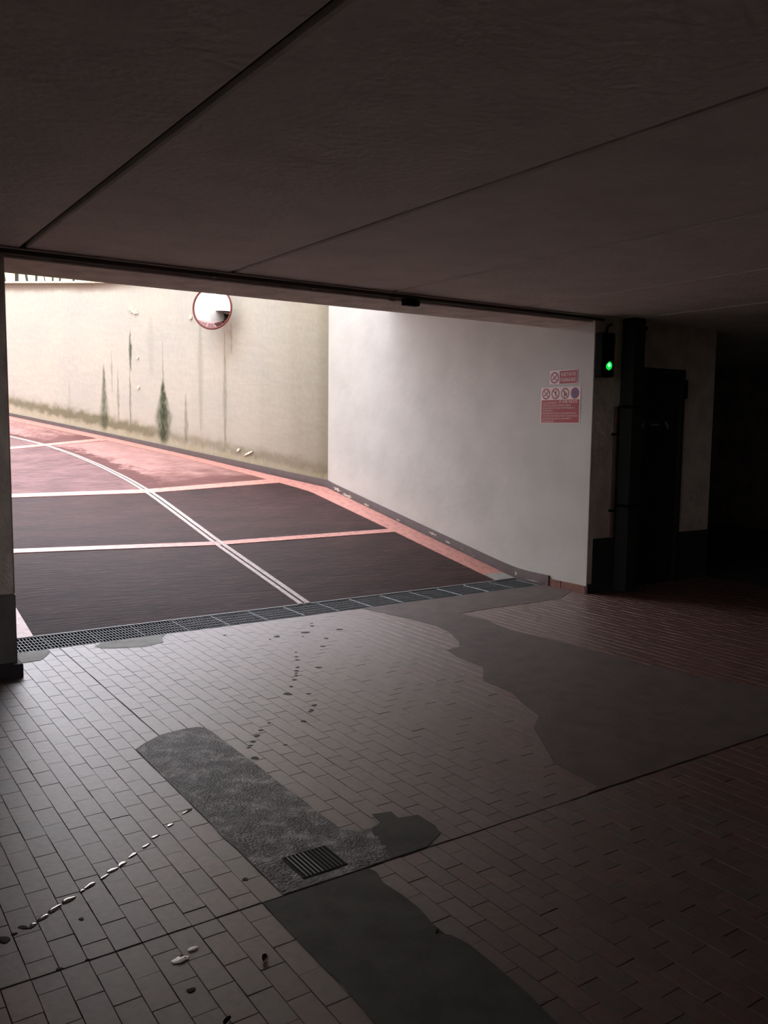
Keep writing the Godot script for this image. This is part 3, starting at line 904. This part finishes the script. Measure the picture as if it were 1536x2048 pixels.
func build_drain() -> void:
	# channel across the foot of the ramp
	var ch := Node3D.new()
	ch.name = "drain_channel"
	get_node("floor").add_child(ch, true)
	ch.position = Vector3(0, 0, -6.06)
	obj("trough", wall_box(0.99, XR, -0.16, -0.13, -0.2, 0.2), M.pit, ch)
	obj("side_wall", wall_box(0.99, XR, -0.16, -0.004, 0.185, 0.20), M.pit, ch)
	obj("side_wall", wall_box(0.99, XR, -0.16, -0.004, -0.20, -0.185), M.pit, ch)
	obj("frame_rail", wall_box(0.99, XR - 0.02, -0.03, 0.004, -0.212, -0.192, 0.002), M.frame_pale, ch)
	obj("frame_rail", wall_box(0.99, XR - 0.10, -0.03, 0.001, 0.188, 0.199, 0.002), M.steel_dark, ch)
	# gratings, each one liftable; 0.32 m long
	var n := 15
	var w := (XR - 0.06 - 1.0) / n
	var proto: Node3D
	for i in n:
		var at := Vector3(1.0 + w * (i + 0.5), 0.0, -6.06)
		var words := ["galvanised grating at the left end of the drain channel, beside the dark pier", "second drain grating from the dark left pier", "third drain grating from the dark left pier", "fourth drain grating from the dark left pier", "fifth drain grating from the dark left pier", "sixth drain grating from the dark left pier", "seventh drain grating from the left pier, just left of the ramp centre line", "drain grating at the foot of the ramp centre line", "drain grating just right of the ramp centre line", "sixth drain grating from the right end of the channel", "fifth drain grating from the right end of the channel", "fourth drain grating from the right end of the channel", "third drain grating from the right end of the channel, worn bright", "second drain grating from the right end of the channel", "galvanised grating at the right end of the channel, against the wall foot"]
		var g: Node3D
		if i == 0:
			g = thing("channel_grating", words[0], "grating", at, "drain channel gratings")
			proto = g
			var st := st_new()
			for s in [-1.0, 1.0]:
				box(st, Vector3(s * (w / 2 - 0.004), -0.012, 0), Vector3(0.004, 0.024, 0.372), 0.0008)
				box(st, Vector3(0, -0.012, s * 0.184), Vector3(w - 0.004, 0.024, 0.004), 0.0008)
			obj("rim", st, M.steel, g)
			st = st_new()
			var k := -w / 2 + 0.024
			while k < w / 2 - 0.012:
				box(st, Vector3(k, -0.012, 0), Vector3(0.004, 0.022, 0.364))
				k += 0.0226
			for q in [-0.112, -0.037, 0.037, 0.112]:
				box(st, Vector3(0, -0.005, q), Vector3(w - 0.012, 0.008, 0.007))
			var bars := obj("bar_grid", st, M.steel, g)
			bars.set_meta("kind", "stuff")
		else:
			g = proto.duplicate()
			g.name = numbered("channel_grating")
			add_child(g)
			g.position = at + Vector3(0, [0.0, 0.001, -0.001][i % 3], 0)
			g.set_meta("label", words[i])
	# small square gully in the asphalt patch
	var gu := thing("floor_gully", "small square floor drain with slanting bars set in the dark asphalt patch", "floor drain", Vector3(1.397, 0.004, -2.462))
	var st := st_new()
	var hx := 0.084
	var hz := 0.076
	for s in [-1.0, 1.0]:
		box(st, Vector3(s * hx, -0.004, 0), Vector3(0.005, 0.012, hz * 2 + 0.005), 0.0015)
		box(st, Vector3(0, -0.004, s * hz), Vector3(hx * 2 + 0.005, 0.012, 0.005), 0.0015)
	obj("frame", st, M.steel_dark, gu)
	obj("pit", wall_box(-hx, hx, 0.0002, 0.0006, -hz, hz), M.pit, gu)
	for i in 10:
		var c := st_new()
		box(c, Vector3(-hx + 0.0155 + i * 0.0152, 0.0014, 0), Vector3(0.0036, 0.0026, hz * 2 - 0.004), 0.0009)
		obj("bar", c, M.bar_bright if i < 5 else M.steel, gu)

# ---------------------------------------------------------------- signs
func text(parent: Node3D, s: String, size: float, at: Vector2, m: Material, max_w := 0.0, z := 0.0022) -> void:
	var tm := TextMesh.new()
	var f := SystemFont.new()
	f.font_names = PackedStringArray(["Droid Sans"])
	f.font_weight = 700
	tm.font = f
	tm.text = s
	tm.font_size = 24
	tm.pixel_size = size / 17.5
	tm.depth = 0.0006
	tm.curve_step = 3.0
	tm.horizontal_alignment = HORIZONTAL_ALIGNMENT_LEFT
	tm.vertical_alignment = VERTICAL_ALIGNMENT_CENTER
	tm.material = m
	var o := MeshInstance3D.new()
	o.name = "lettering"
	o.mesh = tm
	parent.add_child(o, true)
	var sx := 1.0
	if max_w > 0:
		var w := tm.get_aabb().size.x
		if w > 0: sx = max_w / w
	o.transform = Transform3D(Basis.from_scale(Vector3(sx, 1, 1)), Vector3(at.x - tm.get_aabb().position.x * sx, at.y, z))

func ban(parent: Node3D, c: Vector2, r: float, kind: String) -> void:
	# a prohibition roundel: white disc, red ring and bar, and what is forbidden
	var st := st_new()
	ring(st, c, r * 0.78, r, 0.001, 0.0022)
	if kind == "parking":
		var disc := obj("roundel", st, M.sign_red, parent)
		var b := st_new()
		flat_poly(b, circle(c, r * 0.80), 0.001, 0.0017)
		obj("blue_disc", b, M.sign_blue, disc)
		var d := st_new()
		flat_poly(d, bar(c + Vector2(-0.62, 0.62) * r, c + Vector2(0.62, -0.62) * r, r * 0.26), 0.0017, 0.0023)
		obj("red_bar", d, M.sign_red, disc)
		return
	var rd := obj("roundel", st, M.sign_red, parent)
	var ink := st_new()
	if kind == "smoking":
		flat_poly(ink, bar(c + Vector2(-0.52, -0.40) * r, c + Vector2(0.42, 0.22) * r, r * 0.17), 0.001, 0.0017)
		flat_poly(ink, bar(c + Vector2(0.46, 0.25) * r, c + Vector2(0.60, 0.34) * r, r * 0.17), 0.001, 0.0017)
		for k in 2:
			flat_poly(ink, bar(c + Vector2(0.30 + 0.16 * k, 0.34) * r, c + Vector2(0.16 + 0.18 * k, 0.60) * r, r * 0.06), 0.001, 0.0017)
	elif kind == "flame":
		flat_poly(ink, bar(c + Vector2(0.0, -0.62) * r, c + Vector2(0.0, 0.02) * r, r * 0.13), 0.001, 0.0017)
		flat_poly(ink, pts2([c.x - 0.20 * r, c.y + 0.10 * r, c.x - 0.10 * r, c.y + 0.02 * r, c.x + 0.10 * r, c.y + 0.02 * r, c.x + 0.20 * r, c.y + 0.12 * r, c.x + 0.16 * r, c.y + 0.34 * r, c.x + 0.02 * r, c.y + 0.62 * r, c.x - 0.06 * r, c.y + 0.38 * r, c.x - 0.17 * r, c.y + 0.28 * r]), 0.001, 0.0017)
	else:
		flat_poly(ink, circle(c + Vector2(-0.12, 0.47) * r, r * 0.12, 12), 0.001, 0.0017)
		flat_poly(ink, pts2([c.x - 0.27 * r, c.y + 0.32 * r, c.x + 0.03 * r, c.y + 0.32 * r, c.x + 0.03 * r, c.y - 0.62 * r, c.x - 0.09 * r, c.y - 0.62 * r, c.x - 0.12 * r, c.y - 0.15 * r, c.x - 0.15 * r, c.y - 0.62 * r, c.x - 0.27 * r, c.y - 0.62 * r]), 0.001, 0.0017)
		flat_poly(ink, circle(c + Vector2(0.32, 0.12) * r, r * 0.10, 12), 0.001, 0.0017)
		flat_poly(ink, pts2([c.x + 0.20 * r, c.y + 0.0 * r, c.x + 0.45 * r, c.y + 0.0 * r, c.x + 0.45 * r, c.y - 0.50 * r, c.x + 0.35 * r, c.y - 0.50 * r, c.x + 0.32 * r, c.y - 0.2 * r, c.x + 0.29 * r, c.y - 0.50 * r, c.x + 0.20 * r, c.y - 0.50 * r]), 0.001, 0.0017)
		flat_poly(ink, bar(c + Vector2(0.0, 0.02) * r, c + Vector2(0.25, -0.05) * r, r * 0.09), 0.001, 0.0017)
	obj("pictogram", ink, M.sign_ink, rd)
	var d := st_new()
	flat_poly(d, bar(c + Vector2(-0.60, 0.60) * r, c + Vector2(0.60, -0.60) * r, r * 0.15), 0.0017, 0.0023)
	obj("red_bar", d, M.sign_red, rd)

func build_signs() -> void:
	var turn := Basis(Vector3.UP, -PI / 2)
	var a := thing("no_smoking_sign", "upper red and white VIETATO FUMARE sign on the pale wall", "sign", Vector3(XR - 0.002, 1.969, -5.703))
	a.basis = turn
	var st := st_new()
	box(st, Vector3.ZERO, Vector3(0.355, 0.13, 0.002), 0.0006)
	obj("plate", st, M.sign_white, a)
	st = st_new()
	box(st, Vector3(0.0605, 0.0, 0.001), Vector3(0.218, 0.116, 0.0015), 0.0004)
	var fa := obj("red_field", st, M.sign_red, a)
	ban(a, Vector2(-0.113, 0.0), 0.053, "smoking")
	text(fa, "VIETATO", 0.034, Vector2(-0.032, 0.027), M.sign_text, 0.185)
	text(fa, "FUMARE", 0.034, Vector2(-0.032, -0.023), M.sign_text, 0.185)
	var b := thing("prohibition_sign", "larger lower sign with four prohibition roundels over red lettered text", "sign", Vector3(XR - 0.002, 1.712, -5.736))
	b.basis = turn
	st = st_new()
	box(st, Vector3.ZERO, Vector3(0.505, 0.335, 0.002), 0.0006)
	obj("plate", st, M.sign_white, b)
	st = st_new()
	box(st, Vector3(0, -0.055, 0.001), Vector3(0.480, 0.212, 0.0015), 0.0004)
	var fb := obj("red_field", st, M.sign_red, b)
	var kinds := ["smoking", "flame", "person", "parking"]
	for i in 4: ban(b, Vector2(-0.184 + i * 0.1225, 0.108), 0.051, kinds[i])
	text(fb, "NELL'AUTORIMESSA", 0.015, Vector2(-0.225, 0.024), M.sign_text, 0.19)
	text(fb, "È VIETATO", 0.026, Vector2(-0.008, 0.032), M.sign_text, 0.225)
	var rows := ["FUMARE E USARE FIAMME LIBERE", "DEPOSITARE SOSTANZE INFIAMMABILI O", "COMBUSTIBILI", "PARCHEGGIARE VEICOLI CON PERDITE DI OLIO", "ESEGUIRE A MOTORE ACCESO LE RIPARAZIONI", "LASCIARE ACCESO IL MOTORE O", "PROVARE MOTORI"]
	var wid := [0.36, 0.415, 0.13, 0.43, 0.45, 0.37, 0.15]
	for i in rows.size():
		text(fb, rows[i], 0.0135, Vector2(-0.225, 0.0 - 0.0245 * i), M.sign_text, wid[i])

# ---------------------------------------------------------------- right wall
func build_right_wall() -> void:
	# two-lamp signal on the pier
	var t := thing("traffic_signal", "small dark two-lamp traffic signal with its lower lamp lit green", "traffic signal", Vector3(5.935, 2.15, ZF))
	var st := st_new()
	box(st, Vector3(0, 0, 0.055), Vector3(0.165, 0.385, 0.09), 0.010)
	obj("housing", st, M.black, t)
	st = st_new()
	box(st, Vector3(0.02, 0.0, 0.004), Vector3(0.15, 0.30, 0.008), 0.001)
	obj("back_plate", st, M.black, t)
	st = st_new()
	tube(st, [Vector3(0.02, 0.19, 0.05), Vector3(0.02, 0.235, 0.05), Vector3(0.055, 0.265, 0.045), Vector3(0.10, 0.275, 0.03), Vector3(0.13, 0.275, 0.0)], 0.011, 8)
	obj("bracket", st, M.duct, t)
	var to_front := Basis(Vector3.RIGHT, PI / 2)
	for k in 2:
		var y := 0.085 if k == 0 else -0.095
		st = st_new()
		lathe(st, [Vector2(0.052, 0.0), Vector2(0.052, 0.006), Vector2(0.040, 0.006), Vector2(0.040, 0.0)], 24, Transform3D(to_front, Vector3(0, y, 0.10)))
		obj("bezel", st, M.black, t)
		# hood over each lamp
		st = st_new()
		for i in 16:
			var a0 := lerpf(-0.25, PI + 0.25, i / 16.0)
			var a1 := lerpf(-0.25, PI + 0.25, (i + 1) / 16.0)
			var d0 := 0.014 + 0.034 * clampf(sin(a0), 0, 1)
			var d1 := 0.014 + 0.034 * clampf(sin(a1), 0, 1)
			var c0 := Vector3(cos(a0), sin(a0), 0)
			var c1 := Vector3(cos(a1), sin(a1), 0)
			var o := Vector3(0, y, 0.10)
			face(st, [o + c0 * 0.050, o + c1 * 0.050, o + c1 * 0.050 + Vector3(0, 0, d1), o + c0 * 0.050 + Vector3(0, 0, d0)], c0)
			face(st, [o + c0 * 0.047, o + c1 * 0.047, o + c1 * 0.047 + Vector3(0, 0, d1), o + c0 * 0.047 + Vector3(0, 0, d0)], -c0)
			face(st, [o + c0 * 0.047 + Vector3(0, 0, d0), o + c1 * 0.047 + Vector3(0, 0, d1), o + c1 * 0.050 + Vector3(0, 0, d1), o + c0 * 0.050 + Vector3(0, 0, d0)], Vector3.BACK)
		obj("hood", st, M.black, t)
		var dome := [Vector2(0.040, 0.004), Vector2(0.036, 0.011), Vector2(0.026, 0.017), Vector2(0.013, 0.020), Vector2(0.0, 0.021)]
		st = st_new()
		lathe(st, dome, 24, Transform3D(to_front, Vector3(0, y, 0.10)))
		var ln := obj("lamp_lens", st, M.lens_off if k == 0 else M.green, t)
		if k == 1:
			ln.set_meta("label", "lit green lens")
			st = st_new()
			lathe(st, [Vector2(0.020, 0.0), Vector2(0.018, 0.004), Vector2(0.010, 0.007), Vector2(0.0, 0.008)], 20, Transform3D(to_front, Vector3(-0.008, y + 0.003, 0.1155)))
			obj("lit_bulb", st, M.green_hot, ln)
			var li := OmniLight3D.new()
			li.name = "green_light"
			li.light_color = Color(0.15, 1.0, 0.45)
			li.light_energy = 0.0005
			li.light_size = 0.04
			li.omni_range = 20.0
			li.omni_attenuation = 2.0
			li.shadow_enabled = true
			li.position = Vector3(0, y, 0.165)
			t.add_child(li, true)
	# rusty pipe and dark duct between the signal and the door
	var p := thing("rusty_pipe", "thin reddish brown pipe beside the dark duct", "pipe", Vector3(6.150, 0.5, ZF + 0.022))
	st = st_new()
	tube(st, [Vector3(0, 0, 0), Vector3(0, 1.2, 0)], 0.020, 12)
	obj("pipe_run", st, M.rust, p)
	for y in [0.25, 0.95]:
		st = st_new()
		box(st, Vector3(0, y, -0.003), Vector3(0.062, 0.025, 0.044), 0.003)
		obj("clip", st, M.black, p)
	var d := thing("downpipe", "dark upright duct from floor to ceiling between the pipe and the door", "duct", Vector3(6.268, 0.0, ZF + 0.092))
	st = st_new()
	box(st, Vector3(0, 1.245, 0), Vector3(0.165, 2.49, 0.145), 0.012)
	obj("casing", st, M.duct, d)
	for y in [0.8, 1.7]:
		st = st_new()
		box(st, Vector3(0, y, 0.0), Vector3(0.172, 0.03, 0.152), 0.004)
		obj("band", st, M.black, d)
	st = st_new()
	box(st, Vector3.ZERO, Vector3(0.15, 0.02, 0.02), 0.003, Transform3D(Basis(Vector3.BACK, 0.85), Vector3(0.125, 2.37, 0)))
	obj("stay", st, M.black, d)
	# the dark door
	var dr := thing("door_1", "dark flat metal door under the ceiling right of the duct", "", Vector3(6.75, 0, ZF - 0.05), "", "structure")
	obj("door_frame", wall_box(-0.395, -0.345, 0, 2.075, -0.03, 0.062, 0.004), M.door_frame, dr)
	obj("door_frame", wall_box(0.345, 0.395, 0, 2.075, -0.03, 0.062, 0.004), M.door_frame, dr)
	obj("door_frame", wall_box(-0.345, 0.345, 2.02, 2.075, -0.03, 0.062, 0.004), M.door_frame, dr)
	obj("door_leaf", wall_box(-0.343, 0.343, 0.006, 2.018, -0.02, 0.030, 0.004), M.door, dr)
	st = st_new()
	tube(st, [Vector3(0.40, 1.80, 0.066), Vector3(0.40, 1.975, 0.066)], 0.016, 10)
	obj("hinge", st, M.black, dr)
	st = st_new()
	box(st, Vector3(-0.285, 1.0, 0.036), Vector3(0.04, 0.16, 0.012), 0.003)
	tube(st, [Vector3(-0.285, 1.03, 0.04), Vector3(-0.285, 1.03, 0.085), Vector3(-0.19, 1.03, 0.085)], 0.009, 8)
	obj("handle", st, M.black, dr)
	var lp := obj("label_plate", wall_box(-0.24, 0.235, 1.495, 1.585, 0.029, 0.033, 0.001), M.door_frame, dr)
	st = st_new()
	flat_poly(st, pts2([-0.205, 1.537, -0.165, 1.575, -0.165, 1.50]), 0.032, 0.0345)
	for q in [-0.045, -0.015, 0.015, 0.045]:
		flat_poly(st, pts2([q - 0.011, 1.535, q + 0.011, 1.535, q + 0.011, 1.552, q - 0.011, 1.552]), 0.032, 0.0345)
	flat_poly(st, pts2([0.13, 1.57, 0.17, 1.575, 0.205, 1.515, 0.185, 1.50, 0.165, 1.535]), 0.032, 0.0345)
	obj("pale_mark", st, M.mark, lp)

# ---------------------------------------------------------------- under the beam
func build_ceiling_fittings() -> void:
	var c := thing("cable_duct", "dark cable duct clipped along the ceiling edge above the opening", "cable duct", Vector3(0, HC - 0.02, ZF + 0.004))
	var st := st_new()
	box(st, Vector3((0.9 + XR + 0.1) / 2, -0.004, 0), Vector3(XR + 0.1 - 0.9, 0.030, 0.032), 0.006)
	obj("duct_run", st, M.conduit, c)
	st = st_new()
	tube(st, [Vector3(0.9, 0.012, 0.024), Vector3(XR + 0.3, 0.012, 0.024)], 0.006, 8)  # pale tube stands in for the highlight along the duct top
	obj("duct_highlight", st, M.beam, c)
	for x in [1.51, 2.27, 3.01, 3.67, 4.45, 5.23]:
		st = st_new()
		box(st, Vector3(x, -0.002, 0.004), Vector3(0.03, 0.042, 0.045), 0.004)
		obj("clip", st, M.conduit, c)
	var s := thing("sensor_box", "small black box hanging below the cable duct", "sensor", Vector3(3.845, 2.425, ZF - 0.01))
	st = st_new()
	box(st, Vector3(0, 0, 0.01), Vector3(0.135, 0.042, 0.06), 0.005)
	obj("case", st, M.black, s)
	st = st_new()
	box(st, Vector3(0, 0.024, 0.01), Vector3(0.05, 0.008, 0.03), 0.002)
	obj("mount", st, M.black, s)
	st = st_new()
	lathe(st, [Vector2(0.012, 0), Vector2(0.012, 0.006), Vector2(0.0, 0.008)], 14, Transform3D(Basis(Vector3.RIGHT, PI / 2), Vector3(-0.03, 0, 0.04)))
	obj("lens", st, M.lens_off, s)
	st = st_new()
	box(st, Vector3.ZERO, Vector3(0.068, 0.014, 0.02), 0.004, Transform3D(Basis(Vector3.BACK, -0.1), Vector3(3.685, 2.434, ZF - 0.03)))
	tag(obj("cable_tag", st, M.sign_white), "tiny pale strip left of the black sensor box", "tag")

# ---------------------------------------------------------------- mirror
func build_mirror() -> void:
	var centre := P0 + D * 1.69 + N * 0.25 + Vector3.UP * 3.10
	var m := thing("convex_mirror", "round convex traffic mirror with a red rim on the stained wall, cut by the beam", "mirror", centre)
	# turned from the wall towards the garage and tipped down
	var f := (N * 0.93 + Vector3(-0.14, 0.04, 0.36)).normalized()
	var x := Vector3.UP.cross(f).normalized()
	m.basis = Basis(x, f.cross(x), f)
	var q := Basis(Vector3.RIGHT, PI / 2)
	var prof := []
	var r := 0.283
	for i in 13:
		var a := float(12 - i) / 12
		prof.append(Vector2(r * a, 0.075 * (1.0 - a * a)))
	var st := st_new()
	lathe(st, prof, 48, Transform3D(q, Vector3.ZERO))
	obj("mirror_face", st, M.mirror, m)
	st = st_new()
	var rp := []
	for i in 13:
		var a := TAU * i / 12
		rp.append(Vector2(r + 0.002 + 0.014 * cos(a), 0.014 * sin(a)))
	lathe(st, rp, 48, Transform3D(q, Vector3.ZERO))
	obj("rim", st, M.mirror_rim, m)
	st = st_new()
	lathe(st, [Vector2(0, -0.05), Vector2(0.16, -0.05), Vector2(0.277, -0.01), Vector2(0.277, 0.0)], 32, Transform3D(q, Vector3.ZERO))
	obj("back_shell", st, M.bracket, m)
	st = st_new()
	var loc := m.transform.affine_inverse()
	var w0: Vector3 = loc * (P0 + D * 1.69 + Vector3.UP * 3.10)
	tube(st, [Vector3(0, 0, -0.05), Vector3(0, 0, -0.10), w0], 0.02, 10)
	obj("bracket", st, M.bracket, m)

# ---------------------------------------------------------------- railing
func build_railing() -> void:
	var r := thing("railing", "dark street railing with leaning bars on top of the stained wall", "railing", Vector3.ZERO)
	var on := func(s: float, y: float) -> Vector3: return P0 + D * s - N * 0.13 + Vector3.UP * y
	# bars: place at the foot, lean along the wall
	var bars := [[5.80, 0.0, 0.030], [5.56, 0.62, 0.020], [5.38, -0.22, 0.018], [5.18, 0.5, 0.008], [5.02, 0.07, 0.014], [4.89, -0.75, 0.014], [4.60, -0.6, 0.016]]
	var s := 4.3
	while s > 0.2:
		bars.append([s, 0.6 if int(s * 4) % 2 == 0 else -0.5, 0.014])
		s -= 0.27
	s = 6.05
	while s < 12.0:
		bars.append([s, 0.6 if int(s * 4) % 2 == 0 else -0.4, 0.014])
		s += 0.27
	for b in bars:
		var st := st_new()
		var y0 := wall_top(b[0])
		var dx: float = b[1] * 0.9
		tube(st, [on.call(b[0], y0), on.call(b[0] + dx * 0.35, y0 + 0.9)], b[2], 8)
		obj("bar", st, M.rail, r)
	for h in [0.90]:
		var st := st_new()
		tube(st, [on.call(0.1, wall_top(0.1) + h), on.call(12.2, wall_top(12.2) + h)], 0.022, 10)
		obj("top_rail", st, M.rail, r)

# ---------------------------------------------------------------- drops and litter
func drop_mesh(rx: float, rz: float, h: float, seed_: int, m: Material) -> ArrayMesh:
	var st := SurfaceTool.new()
	st.begin(Mesh.PRIMITIVE_TRIANGLES)
	st.set_smooth_group(1)
	var n := 18
	var rings := [1.0, 0.93, 0.80, 0.55, 0.25]
	var hs := [0.0, 0.55, 0.86, 0.97, 1.0]
	var pt := func(k: int, i: int) -> Vector3:
		var a := TAU * i / n
		var wob := 1.0 + 0.14 * sin(a * 2 + seed_ * 1.7) + 0.10 * sin(a * 3 + seed_ * 0.9)
		return Vector3(cos(a) * rx * rings[k] * wob, hs[k] * h, sin(a) * rz * rings[k] * wob)
	for k in 4:
		for i in n:
			face(st, [pt.call(k, i), pt.call(k, i + 1), pt.call(k + 1, i + 1), pt.call(k + 1, i)], Vector3.UP)
	for i in n: face(st, [pt.call(4, i), pt.call(4, i + 1), Vector3(0, h, 0)], Vector3.UP)
	return done(st, m)

const ORD := ["first", "second", "third", "fourth", "fifth", "sixth", "seventh", "eighth", "ninth", "tenth", "eleventh", "twelfth", "thirteenth", "fourteenth", "fifteenth", "sixteenth", "seventeenth", "eighteenth", "nineteenth", "twentieth", "twenty-first", "twenty-second", "twenty-third", "twenty-fourth", "twenty-fifth", "twenty-sixth", "twenty-seventh", "twenty-eighth", "twenty-ninth", "thirtieth", "thirty-first", "thirty-second", "thirty-third", "thirty-fourth", "", "", "", "", "", "", "", "", ""]

func build_litter() -> void:
	# the wet trail: dark drops that run from the drain, glinting ones nearest the viewer
	var where := [[3.15, -5.61, 2], [2.44, -5.61, 2.5], [3.11, -5.53, 3], [2.97, -5.38, 5], [2.74, -5.38, 4], [2.66, -5.33, 1.5], [3.23, -5.33, 4], [2.9, -5.29, 1.4], [3.01, -5.15, 3], [2.88, -4.97, 3], [2.65, -4.93, 1.7], [2.6, -4.83, 2.2], [2.57, -4.76, 2.4], [2.49, -4.61, 2.4], [2.45, -4.55, 2.4], [2.6, -4.54, 3.2], [2.42, -4.5, 1.8], [2.4, -4.46, 2], [2.35, -4.39, 2.2], [2.27, -4.28, 2], [2.19, -4.17, 4.2], [2.29, -4.11, 2.2], [2.22, -3.92, 2.6], [2.17, -3.86, 2.3], [2.15, -3.84, 2], [1.89, -3.8, 1.5], [2.05, -3.73, 2.5], [1.81, -3.73, 1.9], [1.76, -3.67, 2.4], [1.71, -3.61, 2.2], [1.68, -3.57, 1.5], [1.66, -3.55, 1.6], [1.63, -3.42, 3], [1.82, -3.49, 1.6], [1.18, -3.08, 2.4], [0.48, -2.6, 2.0], [0.45, -2.58, 1.3], [0.42, -2.565, 2.9], [0.635, -2.55, 1.3], [0.52, -2.337, 1.3], [0.595, -2.337, 0.9], [1.15, -2.49, 1.6], [0.79, -2.055, 1.8]]
	var dark := []
	for i in 3: dark.append(drop_mesh(0.010, 0.010, 0.0012, i, M.oil))
	for i in where.size():
		var q = where[i]
		var t := Transform3D(Basis(Vector3.UP, 0.6 + 0.3 * sin(i * 2.0)).scaled(Vector3(q[2] * 0.62, 1, q[2] * 0.62)), Vector3(q[0], 0.0004, q[1]))
		var lab: String = ORD[i] + " dark spot of the drip trail, counted from the drain channel towards the asphalt patch"
		if i == 33: lab = "lone dark spot right of the asphalt patch corner"
		elif i == 34: lab = "dark wet drop against the left edge of the asphalt patch"
		elif i in [35, 36, 37]: lab = ["dark elongated drop just left of the last glinting drop", "smallest dark drop at the near left end of the glinting trail", "large dark drop at the left edge of the view, ending the trail"][i - 35]
		elif i >= 38: lab = ["dark speck at a tile corner right of the trail's near end", "left one of two dark specks in the straight cross joint", "right one of two dark specks in the straight cross joint", "dark chip in a tile joint left of the small square gully", "dark smear on the tile nearer than the larger paper scrap"][i - 38]
		elif i == 3: lab = "large dark spot close to the drain channel below the centre line"
		elif i == 20: lab = "largest dark spot, midway between drain channel and asphalt patch"
		var o := tag(put("dark_spot", dark[i % 3], self, t), lab, "stain", "dark spots of the drip trail")
		if i == 35 or i == 37: o.scale *= Vector3(0.7, 1, 1.4)
	var wet := []
	for i in 4: wet.append(drop_mesh(0.022, 0.0105, 0.0016, i + 5, M.water))
	var gl := [[1.165, -3.07, 0.8], [1.08, -3.00, 0.9], [1.00, -2.94, 0.9], [0.95, -2.89, 0.9], [0.89, -2.85, 1.0], [0.84, -2.81, 1.1], [0.80, -2.785, 1.2], [0.765, -2.757, 0.9], [0.71, -2.73, 1.1], [0.68, -2.71, 0.6], [0.63, -2.68, 1.2], [0.58, -2.65, 1.2], [0.54, -2.62, 1.0], [0.505, -2.595, 0.8]]
	for i in gl.size():
		var q = gl[i]
		var t := Transform3D(Basis(Vector3.UP, 0.62 + 0.2 * sin(i * 3.1)).scaled(Vector3(q[2], 1, q[2])), Vector3(q[0], 0.0006, q[1]))
		tag(put("water_drop", wet[i % 4], self, t), ORD[i] + " glinting water drop of the near left trail, counted from the asphalt patch", "water drop", "glinting drops of the trail")
	# two scraps of paper
	var pc := thing("paper_scrap", "larger crumpled white paper scrap with a dark print on the near tiles", "paper", Vector3(0.812, 0.001, -2.192))
	crumple(pc, 0.026, 0.015, 0.006, 3)
	var st := st_new()
	box(st, Vector3(0.008, 0.0078, -0.003), Vector3(0.010, 0.0008, 0.006), 0.0, Transform3D(Basis(Vector3.UP, 0.5), Vector3.ZERO))
	box(st, Vector3(0.014, 0.0068, 0.002), Vector3(0.006, 0.0008, 0.003), 0.0, Transform3D(Basis(Vector3.UP, -0.3), Vector3.ZERO))
	obj("print", st, M.paper_ink, pc)
	var p2 := thing("paper_scrap", "tiny white paper scrap just beyond the larger one", "paper", Vector3(0.862, 0.001, -2.222))
	crumple(p2, 0.017, 0.008, 0.004, 8)
	# a curled brown leaf, and a bit of one at the bottom edge
	var lf := thing("dry_leaf", "curled dark brown leaf lying on the near tiles", "leaf", Vector3(1.01, 0.002, -2.06))
	leaf(lf, 0.021, 0.009)
	lf.rotation.y = 1.15
	var l2 := thing("dry_leaf", "scrap of dark leaf at the very bottom edge of the view", "leaf", Vector3(0.818, 0.002, -1.885))
	leaf(l2, 0.016, 0.007)
	l2.rotation.y = 0.6

func crumple(parent: Node3D, rx: float, rz: float, h: float, seed_: int) -> void:
	var n := FastNoiseLite.new()
	n.seed = seed_
	n.frequency = 60.0
	var st := st_new()
	var k := 10
	var pt := func(i: int, j: int) -> Vector3:
		var u := 2.0 * i / k - 1.0
		var v := 2.0 * j / k - 1.0
		var q := Vector2(u * sqrt(1 - v * v / 2), v * sqrt(1 - u * u / 2))
		var rag := 1.0 + 0.25 * n.get_noise_2d(q.x * 0.02 + 3, q.y * 0.02)
		var y := h * (0.5 - 0.35 * q.length_squared() + 0.24 * q.y * (1.0 - q.length_squared())) * (0.9 + 0.5 * n.get_noise_2d(q.x * 0.03, q.y * 0.03)) + 0.001
		return Vector3(q.x * rx * rag, maxf(y, 0.0004), q.y * rz * rag)
	for i in k:
		for j in k:
			face(st, [pt.call(i, j), pt.call(i + 1, j), pt.call(i + 1, j + 1)], Vector3.UP)
			face(st, [pt.call(i, j), pt.call(i + 1, j + 1), pt.call(i, j + 1)], Vector3.UP)
	obj("sheet", st, M.paper, parent)

func leaf(parent: Node3D, l: float, w: float) -> void:
	var st := st_new()
	st.set_smooth_group(1)
	var n := 12
	var pt := func(i: int, s: float) -> Vector3:
		var u := 2.0 * i / n - 1.0
		var ww := w * sqrt(maxf(0.0, 1 - u * u))
		return Vector3(u * l, 0.006 * absf(s) * absf(s) + 0.0015, s * ww)
	for i in n:
		for s in [-1.0, -0.5, 0.0, 0.5]:
			var q := [pt.call(i, s), pt.call(i + 1, s), pt.call(i + 1, s + 0.5), pt.call(i, s + 0.5)]
			var c := []
			for v in q:
				if c.is_empty() or (v.distance_to(c[-1]) > 1e-6 and v.distance_to(c[0]) > 1e-6): c.append(v)
			if c.size() > 2: face(st, c, Vector3.UP)
	obj("blade", st, M.leaf, parent)
	st = st_new()
	var path := []
	for i in n + 1: path.append(pt.call(i, -1.0) + Vector3(0, 0.0003, 0))
	tube(st, path, 0.0007, 6)
	obj("curled_edge", st, M.leaf_rim, parent)
